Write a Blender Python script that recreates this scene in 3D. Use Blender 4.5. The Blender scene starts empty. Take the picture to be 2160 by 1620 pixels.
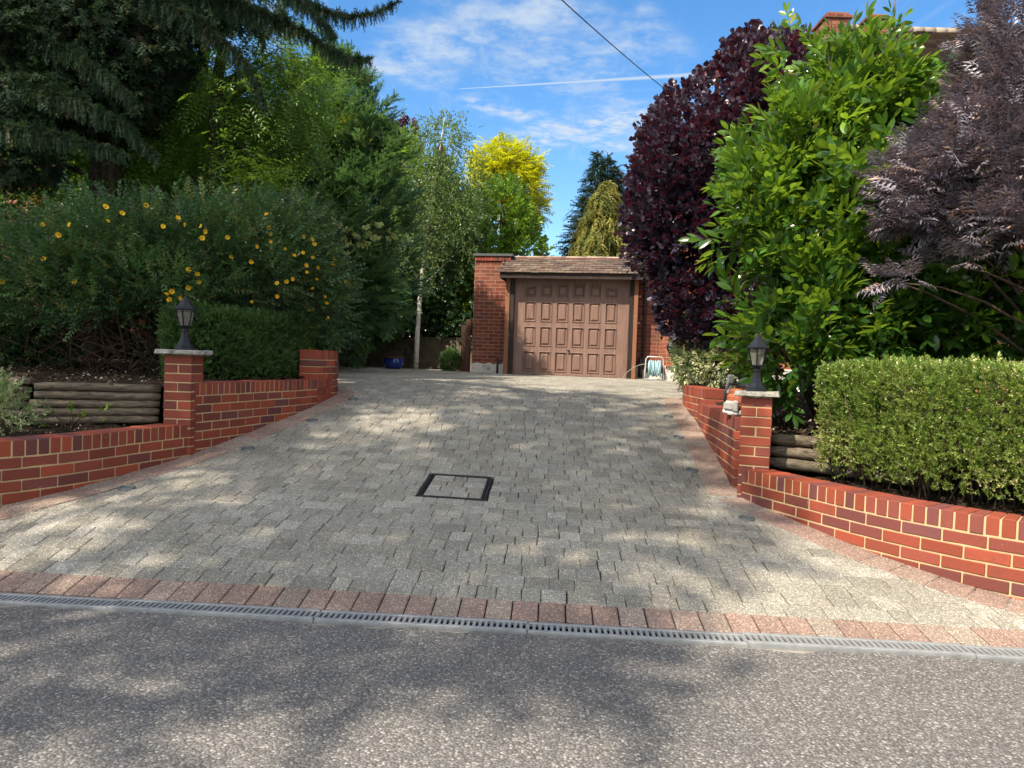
import bpy, math
import numpy as np
from mathutils import Vector, Matrix

rng = np.random.default_rng(11)
sc = bpy.context.scene
COL = sc.collection

# ------------------------------------------------------------------ camera model and ground profile
FPX, PITCH, ROLL, EYE = 1500.0, 0.0323, 0.035, 1.25
_F = np.array([0, math.cos(PITCH), -math.sin(PITCH)])
_U0 = np.array([0, math.sin(PITCH), math.cos(PITCH)])
_R0 = np.array([1.0, 0, 0])
CR = _R0 * math.cos(ROLL) + _U0 * math.sin(ROLL)
CU = -_R0 * math.sin(ROLL) + _U0 * math.cos(ROLL)
CAMP = np.array([0, 0, EYE])

def ray(x, y):
    return _F + CR * (x - 1080) / FPX - CU * (y - 810) / FPX

def at(x, y, Y):
    d = ray(x, y)
    return CAMP + d * (Y / d[1])

DA = np.array([-2.4584, 3.4292]); DB = np.array([2.3492, 3.1663])
DD = (DB - DA) / np.linalg.norm(DB - DA)      # along the drain
DN = np.array([-DD[1], DD[0]])                # up the drive
_TD = [-60, 0.02, 1, 2.3, 3.2, 4.6, 5.5, 7, 9, 12, 60, 200]
_TZ = [0, 0, .165, .30, .45, .70, .84, .94, .965, .985, 1.3, 1.3]
_BD = [0, 1, 4.6, 7]; _BZ = [0, 1, 1, 0]

def sd(x, y):
    px = np.asarray(x) - DA[0]; py = np.asarray(y) - DA[1]
    return px * DD[0] + py * DD[1], px * DN[0] + py * DN[1]

def xy(s, d):
    s = np.asarray(s, float); d = np.asarray(d, float)
    return DA[0] + s * DD[0] + d * DN[0], DA[1] + s * DD[1] + d * DN[1]

def g(x, y):
    s, d = sd(x, y)
    return np.interp(d, _TD, _TZ) - .02 * np.asarray(x) * np.interp(d, _BD, _BZ)

# ------------------------------------------------------------------ object helpers
def thing(name, label, cat, loc=(0, 0, 0), rz=0.0, group=None):
    o = bpy.data.objects.new(name, None); COL.objects.link(o)
    o.empty_display_size = .1
    o.location = loc; o.rotation_euler = (0, 0, rz)
    o['label'] = label; o['category'] = cat
    if group: o['group'] = group
    return o

def tag(o, label, cat, group=None):
    o['label'] = label; o['category'] = cat
    if group: o['group'] = group
    return o

def link(name, me, mats, parent=None, world=True, kind=None):
    o = bpy.data.objects.new(name, me); COL.objects.link(o)
    for m in (mats if isinstance(mats, (list, tuple)) else [mats]):
        me.materials.append(m)
    if parent is not None:
        o.parent = parent
        if world:
            inv, q = Matrix.Identity(4), parent
            while q is not None:
                inv = Matrix.LocRotScale(q.location, q.rotation_euler, None).inverted() if q.parent is None else inv
                q = q.parent
            # sub-parts sit under a part whose own frame already is the world's
            if parent.parent is None:
                o.matrix_parent_inverse = inv
    if kind: o['kind'] = kind
    return o

def copy_tree(o, parent=None):
    c = o.copy(); COL.objects.link(c); c.parent = parent
    if parent is not None: c.matrix_parent_inverse = o.matrix_parent_inverse.copy()
    for ch in o.children: copy_tree(ch, c)
    return c

class MB:
    def __init__(s): s.V = []; s.F = []; s.M = []; s.R = []; s.n = 0; s.S = []
    def add(s, v, f, m=0, r=None, smooth=False):
        v = np.asarray(v, float)
        s.V.append(v); k = s.n
        s.F += [tuple(i + k for i in q) for q in f]
        s.M += [m] * len(f); s.S += [smooth] * len(f)
        r = rng.random(3) if r is None else np.asarray(r)
        s.R.append(np.tile(r, (len(v), 1))); s.n += len(v)
    def build(s, name, mats, parent=None, world=True, kind=None):
        me = bpy.data.meshes.new(name)
        V = np.concatenate(s.V)
        me.from_pydata(V.tolist(), [], s.F)
        me.polygons.foreach_set('material_index', np.array(s.M, np.int32))
        me.polygons.foreach_set('use_smooth', np.array(s.S, bool))
        a = me.attributes.new('rnd', 'FLOAT_COLOR', 'POINT')
        a.data.foreach_set('color', np.c_[np.concatenate(s.R), np.ones(len(V))].astype(np.float32).ravel())
        me.update()
        return link(name, me, mats, parent, world, kind)
    # shapes
    def box(s, c, h, ax=((1, 0, 0), (0, 1, 0), (0, 0, 1)), ch=.004, m=0, r=None):
        c = np.asarray(c, float); A = np.asarray(ax, float); h = np.asarray(h, float)
        vs = []; idx = {}
        for sx in (-1, 1):
            for sy in (-1, 1):
                for sz in (-1, 1):
                    sg = np.array([sx, sy, sz])
                    for k in range(3):
                        q = h - ch; q = q.copy(); q[k] = h[k]
                        idx[(sx, sy, sz, k)] = len(vs); vs.append(c + (sg * q) @ A)
        f = []
        for k in range(3):
            i, j = [(1, 2), (2, 0), (0, 1)][k]
            for sk in (-1, 1):
                q = []
                for a, b in ((-1, -1), (1, -1), (1, 1), (-1, 1)):
                    t = [0, 0, 0]; t[k] = sk; t[i] = a; t[j] = b
                    q.append(idx[(*t, k)])
                f.append(q if sk > 0 else q[::-1])
            for a in (-1, 1):
                for b in (-1, 1):
                    t0 = [0, 0, 0]; t1 = [0, 0, 0]
                    t0[k] = -1; t1[k] = 1; t0[i] = t1[i] = a; t0[j] = t1[j] = b
                    q = [idx[(*t0, i)], idx[(*t1, i)], idx[(*t1, j)], idx[(*t0, j)]]
                    f.append(q if a * b > 0 else q[::-1])
        for sx in (-1, 1):
            for sy in (-1, 1):
                for sz in (-1, 1):
                    q = [idx[(sx, sy, sz, k)] for k in range(3)]
                    f.append(q if sx * sy * sz > 0 else q[::-1])
        if np.linalg.det(A) < 0: f = [q[::-1] for q in f]
        s.add(vs, f, m, r)
    def tube(s, pts, rad, n=8, m=0, r=None, cap=True, smooth=True):
        pts = np.asarray(pts, float); rad = np.broadcast_to(np.asarray(rad, float), (len(pts),))
        V = []; prev = None
        for i, p in enumerate(pts):
            t = pts[min(i + 1, len(pts) - 1)] - pts[max(i - 1, 0)]; t = t / (np.linalg.norm(t) + 1e-9)
            if prev is None:
                a = np.array([1., 0, 0]) if abs(t[0]) < .8 else np.array([0, 1., 0])
            else: a = prev
            u = a - t * (a @ t); u /= np.linalg.norm(u); w = np.cross(t, u); prev = u
            for k in range(n):
                th = 2 * math.pi * k / n
                V.append(p + rad[i] * (math.cos(th) * u + math.sin(th) * w))
        f = []
        for i in range(len(pts) - 1):
            for k in range(n):
                f.append((i * n + k, i * n + (k + 1) % n, (i + 1) * n + (k + 1) % n, (i + 1) * n + k))
        if cap:
            f.append(tuple(range(n))[::-1]); f.append(tuple((len(pts) - 1) * n + k for k in range(n)))
        s.add(V, f, m, r, smooth)
    def lathe(s, prof, c=(0, 0, 0), n=24, m=0, rot=0., smooth=True, cap=True, r=None):
        V = []; c = np.asarray(c, float)
        for (rr, z) in prof:
            for k in range(n):
                th = 2 * math.pi * k / n + rot
                V.append(c + np.array([rr * math.cos(th), rr * math.sin(th), z]))
        f = []
        for i in range(len(prof) - 1):
            for k in range(n):
                f.append((i * n + k, i * n + (k + 1) % n, (i + 1) * n + (k + 1) % n, (i + 1) * n + k))
        if cap:
            f.append(tuple(range(n))[::-1]); f.append(tuple((len(prof) - 1) * n + k for k in range(n)))
        s.add(V, f, m, r, smooth)
    def quad(s, a, b, c, d, m=0, r=None):
        s.add([a, b, c, d], [(0, 1, 2, 3)], m, r)

# ------------------------------------------------------------------ materials
def srgb(r, g_, b):
    f = lambda c: (c / 255 / 12.92) if c / 255 <= .04045 else ((c / 255 + .055) / 1.055) ** 2.4
    return (f(r), f(g_), f(b), 1)

class NT:
    def __init__(s, name):
        s.m = bpy.data.materials.new(name); s.m.use_nodes = True
        s.t = s.m.node_tree; s.t.nodes.clear()
        s.out = s.t.nodes.new('ShaderNodeOutputMaterial')
    def n(s, typ, **kw):
        nd = s.t.nodes.new(typ)
        for k, v in kw.items():
            if k.startswith('i_'):
                nd.inputs[int(k[2:]) if k[2:].isdigit() else k[2:].replace('_', ' ')].default_value = v
            else: setattr(nd, k, v)
        return nd
    def l(s, a, b): s.t.links.new(a, b)
    def ramp(s, src, stops, interp='LINEAR'):
        nd = s.n('ShaderNodeValToRGB'); cr = nd.color_ramp; cr.interpolation = interp
        while len(cr.elements) > 1: cr.elements.remove(cr.elements[-1])
        cr.elements[0].position = stops[0][0]; cr.elements[0].color = (*stops[0][1][:3], 1)
        for p, c in stops[1:]:
            e = cr.elements.new(p); e.color = (*c[:3], 1)
        s.l(src, nd.inputs[0]); return nd.outputs[0]
    def noise(s, scale, detail=4, rough=.55, vec=None, out=0, dist=0):
        nd = s.n('ShaderNodeTexNoise'); nd.inputs['Scale'].default_value = scale
        nd.inputs['Detail'].default_value = detail; nd.inputs['Roughness'].default_value = rough
        nd.inputs['Distortion'].default_value = dist
        s.l(vec if vec is not None else s.coord(), nd.inputs['Vector']); return nd.outputs[out]
    def voro(s, scale, feature='F1', out='Distance', vec=None, rand=1):
        nd = s.n('ShaderNodeTexVoronoi', feature=feature); nd.inputs['Scale'].default_value = scale
        nd.inputs['Randomness'].default_value = rand
        s.l(vec if vec is not None else s.coord(), nd.inputs['Vector']); return nd.outputs[out]
    def coord(s):
        if not hasattr(s, '_c'): s._c = s.n('ShaderNodeTexCoord').outputs['Object']
        return s._c
    def mapped(s, scale=(1, 1, 1), rot=(0, 0, 0)):
        nd = s.n('ShaderNodeMapping'); nd.inputs['Scale'].default_value = scale; nd.inputs['Rotation'].default_value = rot
        s.l(s.coord(), nd.inputs[0]); return nd.outputs[0]
    def rnd(s):
        if not hasattr(s, '_r'):
            a = s.n('ShaderNodeAttribute', attribute_name='rnd'); sp = s.n('ShaderNodeSeparateColor')
            s.l(a.outputs['Color'], sp.inputs[0]); s._r = sp.outputs
        return s._r
    def mix(s, a, b, fac, blend='MIX'):
        nd = s.n('ShaderNodeMix', data_type='RGBA', blend_type=blend)
        for sock, v in ((nd.inputs[0], fac), (nd.inputs[6], a), (nd.inputs[7], b)):
            if hasattr(v, 'is_linked') or isinstance(v, bpy.types.NodeSocket): s.l(v, sock)
            elif sock.type == 'RGBA' and not isinstance(v, (float, int)): sock.default_value = (*v[:3], 1)
            else: sock.default_value = v
        return nd.outputs[2]
    def math(s, op, a, b=None, clamp=False):
        nd = s.n('ShaderNodeMath', operation=op, use_clamp=clamp)
        for i, v in enumerate((a, b)):
            if v is None: continue
            if isinstance(v, bpy.types.NodeSocket): s.l(v, nd.inputs[i])
            else: nd.inputs[i].default_value = v
        return nd.outputs[0]
    def grey(s, v):
        nd = s.n('ShaderNodeCombineColor')
        for i in range(3): s.l(v, nd.inputs[i])
        return nd.outputs[0]
    def vary(s, col, sock, lo, hi):
        v = s.math('ADD', s.math('MULTIPLY', sock, hi - lo), lo)
        return s.mix(col, s.grey(v), 1.0, 'MULTIPLY')
    def finish(s, col, rough=.7, spec=.3, bump=None, bstr=.3, bdist=.01, metal=0, trans=None, tfac=.3, alpha=None, transmission=0):
        p = s.n('ShaderNodeBsdfPrincipled')
        for sock, v in (('Base Color', col), ('Roughness', rough), ('Specular IOR Level', spec), ('Metallic', metal), ('Transmission Weight', transmission)):
            if isinstance(v, bpy.types.NodeSocket): s.l(v, p.inputs[sock])
            else: p.inputs[sock].default_value = (*v[:3], 1) if sock == 'Base Color' else v
        if bump is not None:
            b = s.n('ShaderNodeBump'); b.inputs['Strength'].default_value = bstr; b.inputs['Distance'].default_value = bdist
            s.l(bump, b.inputs['Height']); s.l(b.outputs[0], p.inputs['Normal'])
        o = p.outputs[0]
        if trans is not None:
            t = s.n('ShaderNodeBsdfTranslucent')
            if isinstance(trans, bpy.types.NodeSocket): s.l(trans, t.inputs[0])
            else: t.inputs[0].default_value = (*trans[:3], 1)
            mx = s.n('ShaderNodeMixShader'); mx.inputs[0].default_value = tfac
            s.l(o, mx.inputs[1]); s.l(t.outputs[0], mx.inputs[2]); o = mx.outputs[0]
        s.l(o, s.out.inputs[0]); return s.m

def plain(name, col, rough=.6, spec=.4, metal=0, nscale=12, lo=.75, hi=1.15, bstr=.15):
    t = NT(name); nz = t.noise(nscale, 5)
    return t.finish(t.vary(col, nz, lo, hi), rough, spec, nz, bstr, .004, metal)

def leaf(name, stops, trans, tfac=.35, rough=.45, spec=.35, lo=.65, hi=1.25):
    t = NT(name); r = t.rnd()
    c = t.vary(t.ramp(r[0], stops), r[1], lo, hi)
    tc = t.vary(t.mix(c, trans, .75), r[1], .8, 1.2)
    return t.finish(c, rough, spec, trans=tc, tfac=tfac)

def m_asphalt():
    t = NT('asphalt')
    v = t.voro(105); cid = t.n('ShaderNodeTexVoronoi'); cid.inputs['Scale'].default_value = 105; t.l(t.coord(), cid.inputs['Vector'])
    sp = t.n('ShaderNodeSeparateColor'); t.l(cid.outputs['Color'], sp.inputs[0])
    c = t.ramp(sp.outputs[0], [(0, (.135, .127, .121)), (.5, (.185, .174, .163)), (.85, (.245, .230, .212)), (1, (.41, .385, .35))])
    dark = t.ramp(v, [(.28, (1, 1, 1)), (.65, (.55, .55, .55))])
    c = t.mix(c, dark, 1.0, 'MULTIPLY')
    big = t.noise(.9, 5, .6)
    c = t.vary(c, big, .8, 1.2)
    wr = t.noise(3.2, 6, .7, dist=.4); c = t.mix(c, (.085, .078, .07), t.ramp(wr, [(.60, (0, 0, 0)), (.78, (.55, .55, .55))]))
    h = t.math('SUBTRACT', t.math('MULTIPLY', sp.outputs[1], .6), v)
    return t.finish(c, .8, .3, h, .7, .005)

def m_paver(name, stops, lo=.85, hi=1.15):
    t = NT(name); r = t.rnd()
    c = t.vary(t.ramp(r[0], stops), r[1], lo, hi)
    sp = t.n('ShaderNodeSeparateColor'); cid = t.n('ShaderNodeTexVoronoi'); cid.inputs['Scale'].default_value = 190; t.l(t.coord(), cid.inputs['Vector'])
    t.l(cid.outputs['Color'], sp.inputs[0])
    gr = t.ramp(sp.outputs[0], [(0, (.55, .55, .55)), (.45, (.92, .92, .92)), (.86, (1.1, 1.1, 1.1)), (.93, (1.75, 1.72, 1.65)), (1, (2.2, 2.15, 2.05))])
    c = t.mix(c, gr, 1.0, 'MULTIPLY')
    st = t.noise(1.3, 6, .65); c = t.vary(c, t.ramp(st, [(.3, (0, 0, 0)), (.7, (1, 1, 1))]), .72, 1.12)
    st2 = t.noise(14, 5, .7); c = t.vary(c, st2, .8, 1.18)
    ms = t.noise(2.4, 7, .72, dist=.5); c = t.mix(c, (.075, .075, .05), t.ramp(ms, [(.60, (0, 0, 0)), (.78, (.4, .4, .4))]))
    h = t.math('ADD', t.math('MULTIPLY', t.noise(240, 2), .6), t.noise(40, 4))
    return t.finish(c, .85, .25, h, .5, .004)

def m_brick():
    t = NT('wall_brick'); r = t.rnd()
    c = t.ramp(r[0], [(0, (.29, .062, .030)), (.35, (.25, .055, .031)), (.6, (.21, .051, .034)), (.85, (.16, .048, .039)), (.95, (.13, .046, .045)), (1, (.30, .066, .03))])
    c = t.vary(c, r[1], .8, 1.2)
    n1 = t.noise(7, 5, .6); c = t.mix(c, (.085, .040, .042), t.math('MULTIPLY', t.ramp(n1, [(.46, (0, 0, 0)), (.72, (.5, .5, .5))]), r[2]))
    n2 = t.noise(90, 4, .65); c = t.vary(c, n2, .78, 1.2)
    n3 = t.noise(26, 3); c = t.mix(c, (.5, .42, .33), t.ramp(n3, [(.70, (0, 0, 0)), (.78, (.5, .5, .5))]))
    return t.finish(c, .72, .3, n2, .45, .003)

def m_mortar():
    t = NT('mortar'); n = t.noise(120, 4, .7); b = t.noise(5, 3)
    c = t.vary(t.mix((.56, .41, .215), (.45, .34, .20), b), n, .78, 1.18)
    return t.finish(c, .95, .1, n, .5, .004)

def m_courses(name, bricks, mortar, w=.225, h=.075, joint=.010, dirt=True):
    """brick texture for the buildings' walls, laid in object space"""
    t = NT(name)
    sp = t.n('ShaderNodeSeparateXYZ'); t.l(t.coord(), sp.inputs[0])
    cb = t.n('ShaderNodeCombineXYZ'); t.l(t.math('ADD', sp.outputs[0], sp.outputs[1]), cb.inputs[0]); t.l(sp.outputs[2], cb.inputs[1])
    b = t.n('ShaderNodeTexBrick'); t.l(cb.outputs[0], b.inputs['Vector'])
    b.inputs['Scale'].default_value = 1; b.inputs['Brick Width'].default_value = w; b.inputs['Row Height'].default_value = h
    b.inputs['Mortar Size'].default_value = joint / 2; b.inputs['Mortar Smooth'].default_value = .2; b.inputs['Bias'].default_value = 0
    b.inputs['Color1'].default_value = (0, 0, 0, 1); b.inputs['Color2'].default_value = (1, 1, 1, 1); b.inputs['Mortar'].default_value = (.5, .5, .5, 1)
    c = t.ramp(b.outputs['Color'], bricks)
    n = t.noise(30, 4); c = t.vary(c, n, .7, 1.25)
    c = t.mix(c, mortar, b.outputs['Fac'])
    if dirt:
        d = t.noise(1.6, 5, .6); c = t.mix(c, (.07, .06, .05), t.ramp(d, [(.5, (0, 0, 0)), (.75, (.6, .6, .6))]))
    h_ = t.math('SUBTRACT', t.math('MULTIPLY', n, .3), b.outputs['Fac'])
    return t.finish(c, .85, .2, h_, .6, .008)

def m_wood(name, dark, light, scale=(3, 3, 40), rough=.6, bstr=.3, spec=.3):
    t = NT(name); n = t.noise(1.0, 6, .6, t.mapped(scale), dist=.6); r = t.rnd()
    n2 = t.noise(3, 4)
    c = t.mix(dark, light, t.ramp(n, [(.3, (0, 0, 0)), (.7, (1, 1, 1))]))
    c = t.vary(t.vary(c, n2, .75, 1.2), r[0], .85, 1.12)
    return t.finish(c, rough, spec, n, bstr, .004)

def m_soil():
    t = NT('soil'); n = t.noise(28, 6, .7); v = t.voro(70)
    c = t.ramp(n, [(.3, (.022, .016, .011)), (.6, (.05, .036, .025)), (.8, (.10, .075, .05))])
    return t.finish(c, .95, .1, t.math('ADD', n, v), .9, .02)

def m_bark(name, dark, light, sc_=(14, 14, 2.5)):
    t = NT(name); n = t.noise(1.4, 6, .65, t.mapped(sc_))
    return t.finish(t.ramp(n, [(.35, dark), (.65, light)]), .9, .15, n, .7, .02)

def m_birch():
    t = NT('birch_bark'); n = t.noise(1.6, 6, .7, t.mapped((3, 3, 22))); p = t.noise(5, 3)
    c = t.ramp(n, [(.34, (.08, .07, .06)), (.42, (.58, .55, .50)), (.7, (.80, .78, .74))])
    c = t.mix(c, (.09, .08, .07), t.ramp(p, [(.66, (0, 0, 0)), (.72, (1, 1, 1))]))
    return t.finish(c, .7, .2, n, .4, .01)

def m_tiles(name, stops):
    t = NT(name); r = t.rnd()
    c = t.vary(t.ramp(r[0], stops), r[1], .75, 1.2)
    n = t.noise(22, 5, .7); c = t.vary(c, n, .65, 1.3)
    li = t.noise(7, 5, .7); c = t.mix(c, (.30, .28, .20), t.ramp(li, [(.58, (0, 0, 0)), (.72, (.5, .5, .5))]))
    return t.finish(c, .9, .15, n, .5, .01)

def m_stone():
    t = NT('cap_stone'); n = t.noise(14, 6, .7); n2 = t.noise(70, 4)
    c = t.ramp(n, [(.3, (.13, .125, .11)), (.5, (.30, .285, .25)), (.7, (.46, .44, .40))])
    return t.finish(t.vary(c, n2, .8, 1.15), .85, .2, t.math('ADD', n, n2), .6, .01)

def m_patchy(name, a, b, lo=.42, hi=.55, sc_=9):
    t = NT(name); n = t.noise(sc_, 6, .65)
    c = t.mix(a, b, t.ramp(n, [(lo, (0, 0, 0)), (hi, (1, 1, 1))]))
    return t.finish(t.vary(c, t.noise(50, 3), .85, 1.1), .85, .2, n, .4, .006)

def m_glass(name, col, rough=.25):
    t = NT(name); n = t.noise(30, 3)
    p = t.finish(t.vary(col, n, .8, 1.1), rough, .5, transmission=.85)
    return p

M = {}
M['asphalt'] = m_asphalt()
M['paver'] = m_paver('grey_paver', [(0, (.25, .232, .192)), (.5, (.278, .26, .217)), (.85, (.31, .29, .245)), (1, (.335, .315, .27))], .9, 1.1)
M['paver_red'] = m_paver('red_paver', [(0, (.27, .185, .15)), (.5, (.29, .205, .165)), (.8, (.305, .23, .185)), (1, (.285, .235, .19))], .92, 1.08)
M['joint'] = plain('joint_sand', (.03, .028, .024), .95, .1, nscale=60, lo=.5, hi=1.4)
M['brick'] = m_brick(); M['mortar'] = m_mortar(); M['stone'] = m_stone()
M['black'] = plain('black_metal', (.009, .011, .016), .48, .3, 0, 30, .8, 1.2, .1)
M['glass'] = m_glass('lantern_glass', (.85, .78, .64), .2)
M['lens'] = plain('lens_glass', (.10, .14, .145), .22, .5)
M['bulb'] = plain('bulb_white', (.75, .74, .70), .3)
M['galv'] = plain('galvanised_steel', (.33, .34, .34), .58, .4, .35, 18, .55, 1.25, .2)
M['rimsteel'] = plain('dull_steel', (.16, .17, .17), .5, .4, .4, 18, .55, 1.25, .2)
M['pit'] = plain('drain_pit', (.012, .012, .012), .9, .1)
M['concrete'] = plain('concrete', (.30, .27, .23), .9, .2, 0, 25, .6, 1.2, .5)
M['rust'] = plain('dark_iron', (.035, .033, .033), .6, .4, .3, 40, .5, 1.5, .4)
M['log'] = m_wood('weathered_log', (.055, .043, .03), (.235, .195, .14), (3.5, 26, 60), .85, .9, .15)
M['soil'] = m_soil()
M['bark'] = m_bark('dark_bark', (.02, .016, .013), (.075, .06, .05))
M['twig'] = m_bark('twig_bark', (.035, .024, .017), (.10, .07, .05))
M['birch'] = m_birch()
M['gbrick'] = m_courses('garage_brick', [(0, (.22, .058, .034)), (.35, (.17, .05, .034)), (.6, (.25, .075, .042)), (.85, (.13, .048, .04)), (1, (.29, .11, .065))], (.33, .24, .18))
M['hbrick'] = m_courses('house_brick', [(0, (.33, .10, .05)), (.5, (.27, .085, .05)), (1, (.40, .15, .08))], (.42, .33, .25), dirt=False)
M['tile'] = m_tiles('clay_tile', [(0, (.10, .066, .05)), (.4, (.13, .092, .072)), (.7, (.09, .068, .056)), (1, (.165, .125, .095))])
M['ridge'] = m_tiles('ridge_tile', [(0, (.27, .22, .175)), (1, (.36, .30, .24))])
M['door'] = m_wood('stained_door', (.165, .095, .072), (.275, .17, .132), (22, 22, 1.6), .5, .12, .35)
M['darkwood'] = m_wood('dark_timber', (.022, .014, .012), (.055, .036, .029), (30, 30, 1.5), .7, .3)
M['boards'] = m_patchy('peeling_boards', (.25, .115, .065), (.44, .34, .26), .62, .70, 12)
M['whitewash'] = m_patchy('white_plinth', (.62, .58, .52), (.22, .18, .15), .55, .66, 11)
M['lead'] = plain('lead_coping', (.09, .10, .105), .65, .3, 0, 8)
M['render'] = m_patchy('old_render', (.19, .155, .115), (.11, .095, .07), .4, .6, 4)
M['fence'] = m_wood('brown_fence', (.06, .028, .02), (.12, .06, .042), (20, 20, 2), .8)
M['blue'] = plain('blue_glaze', (.012, .035, .21), .15, .6, 0, 8, .8, 1.15, .03)
M['potsoil'] = M['soil']
M['white'] = plain('white_plastic', (.72, .70, .66), .5)
M['hose'] = plain('pale_blue_hose', (.32, .50, .54), .45)
M['reel'] = plain('grey_tube', (.55, .55, .54), .35, .5, .3)
M['orange'] = plain('orange_plastic', (.40, .12, .06), .7, .3, 0, 20, .55, 1.15)
M['dusty'] = plain('dusty_grey', (.42, .40, .37), .85, .2, 0, 18, .5, 1.2, .3)
M['blackpl'] = plain('black_plastic', (.02, .02, .022), .5)
M['alu'] = plain('aluminium', (.62, .64, .66), .35, .5, .8)
M['pane'] = plain('window_glass', (.03, .04, .045), .08, .6)
M['ground'] = plain('garden_ground', (.06, .065, .03), .95, .1, 0, 6)
M['petal'] = leaf('yellow_petal', [(0, (.80, .47, .01)), (1, (.85, .60, .04))], (.9, .6, .02), .3, .5, .2, .85, 1.1)
M['stamen'] = plain('stamen_orange', (.65, .28, .01), .7)

# ------------------------------------------------------------------ foliage machinery (numpy)
def nrm(a): return a / (np.linalg.norm(a, axis=-1, keepdims=True) + 1e-9)

_pk = {}
def pn(p, freq, seed):
    if seed not in _pk:
        r = np.random.default_rng(seed); _pk[seed] = (r.normal(size=(7, 3)), r.random(7) * 6.28)
    k, ph = _pk[seed]
    return sum(np.sin(p @ k[i] * freq * (.6 + .25 * i) + ph[i]) for i in range(7)) / 7 ** .5

def tleaf(L, W, fold=.12, curve=.12, wide=.45, seg=3, tipw=.40):
    """one leaf: y along, x across, z up; seg 3 gives 8 triangles, seg 2 four"""
    if seg == 2:
        V = np.array([[0, 0, 0], [-W / 2, wide * L, fold * W], [W / 2, wide * L, fold * W], [0, L, -curve * L], [0, wide * L, 0]])
        T = np.array([[0, 4, 1], [0, 2, 4], [1, 4, 3], [4, 2, 3]])
    else:
        a, b = wide * .6, wide + (1 - wide) * (.55 if tipw < .42 else .78)
        za, zb, zc = -curve * L * a * a, -curve * L * b * b, -curve * L
        V = np.array([[0, 0, 0], [0, a * L, za], [0, b * L, zb], [0, L, zc],
                      [-W * .42, a * L, za + fold * W], [-W * tipw, b * L, zb + fold * W], [W * .42, a * L, za + fold * W], [W * tipw, b * L, zb + fold * W],
                      [-W * .5, wide * L, -curve * L * wide ** 2 + fold * W], [W * .5, wide * L, -curve * L * wide ** 2 + fold * W]])
        T = np.array([[0, 1, 4], [1, 8, 4], [1, 2, 8], [2, 5, 8], [2, 3, 5], [0, 6, 1], [1, 6, 9], [1, 9, 2], [2, 9, 7], [2, 7, 3]])
    return V, T, np.zeros(len(V), int)

def rotm(y, z):
    y = np.asarray(y, float); y /= np.linalg.norm(y)
    z = np.asarray(z, float); z = z - y * (z @ y)
    if np.linalg.norm(z) < 1e-4: z = np.array([1., 0, 0]) - y * y[0]
    z /= np.linalg.norm(z)
    return np.array([np.cross(y, z), y, z])

def compose(items):
    Vs, Ts, Ls = [], [], []; n = 0; k = 0
    for (V, T, Lid), pos, y, z, s in items:
        Vs.append(V * s @ rotm(y, z) + np.asarray(pos)); Ts.append(T + n); Ls.append(Lid + k)
        n += len(V); k += Lid.max() + 1
    return np.concatenate(Vs), np.concatenate(Ts), np.concatenate(Ls)

def tstem(L, w=.004):
    V = np.array([[-w, 0, 0], [w, 0, 0], [0, L, 0], [0, 0, w * 1.5]]); T = np.array([[0, 1, 2], [0, 2, 3]])
    return V, T, np.zeros(4, int)

def shoot(L, n, lf, spread=55, sc_=(1, .7), pairs=False, tip=True, droop=0., seed=0, whorl=False, jit=.25, upz=True, start=.15):
    """a twig of length L with n leaves, along +y, its leaves opening outwards"""
    r = np.random.default_rng(seed); it = [(tstem(L), (0, 0, 0), (0, 1, 0), (0, 0, 1), 1)]
    for i in range(n):
        q = start + (1 - start) * i / max(n - 1, 1)
        ang = (137.5 * i + r.normal() * 20) if whorl else (90 if i % 2 else -90) + r.normal() * 25
        for sgn in ((0, 180) if pairs else (0,)):
            a = math.radians(ang + sgn + (90 * (i % 2) if pairs and whorl else 0))
            sp = math.radians(spread * (1 - .45 * q) + r.normal() * 8)
            rad = np.array([math.sin(a), 0, math.cos(a)])
            d = rad * math.sin(sp) + np.array([0, math.cos(sp), 0]) + np.array([0, 0, -droop]) + r.normal(size=3) * jit * .4
            up = np.array([0, -.5, 1.]) if upz else np.array([0, 1., 0]) - rad * .4
            it.append((lf, (0, q * L, 0), d, up + r.normal(size=3) * jit, sc_[0] + (sc_[1] - sc_[0]) * q))
    if tip: it.append((lf, (0, L, 0), (0, 1, .1), (0, 0, 1), sc_[1]))
    return compose(it)

def pinnate(L, n, lf, droop=.25):
    it = [(tstem(L, .002), (0, 0, 0), (0, 1, 0), (0, 0, 1), 1)]
    for i in range(n):
        q = .15 + .8 * i / (n - 1); z = -droop * L * q * q
        for s in (-1, 1): it.append((lf, (0, q * L, z), (s, .55, -.2), (0, 0, 1), 1 - .35 * abs(q - .5)))
    it.append((lf, (0, L, -droop * L), (0, 1, -.4), (0, 0, 1), .9))
    return compose(it)

def needles(L, n, nl, w, spread=50, droop=.0, flat=False, seed=0, taper=.6):
    """conifer spray: n pairs of thin blades on a twig"""
    r = np.random.default_rng(seed); V, T, Ld = [], [], []; k = 0
    for i in range(n):
        q = i / n; z = -droop * L * q * q; base = np.array([0, q * L, z])
        for s in (-1, 1):
            a = math.radians(spread + r.normal() * 10); ro = r.normal() * (.15 if flat else .9)
            d = np.array([s * math.sin(a) * math.cos(ro), math.cos(a), math.sin(a) * math.sin(ro)])
            le = nl * (1 - taper * q) * (.8 + .4 * r.random())
            side = np.array([-d[1], d[0], 0]) * w
            V += [base - side, base + side, base + d * le * .6 + side * 1.1, base + d * le]; T += [[k, k + 1, k + 2], [k, k + 2, k + 3]]; Ld += [0] * 4; k += 4
    side = np.array([w, 0, 0]); V += [-side, side, np.array([0, L * 1.02, -droop * L])]; T += [[k, k + 1, k + 2]]; Ld += [0] * 3
    return np.array(V), np.array(T), np.array(Ld)

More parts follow.
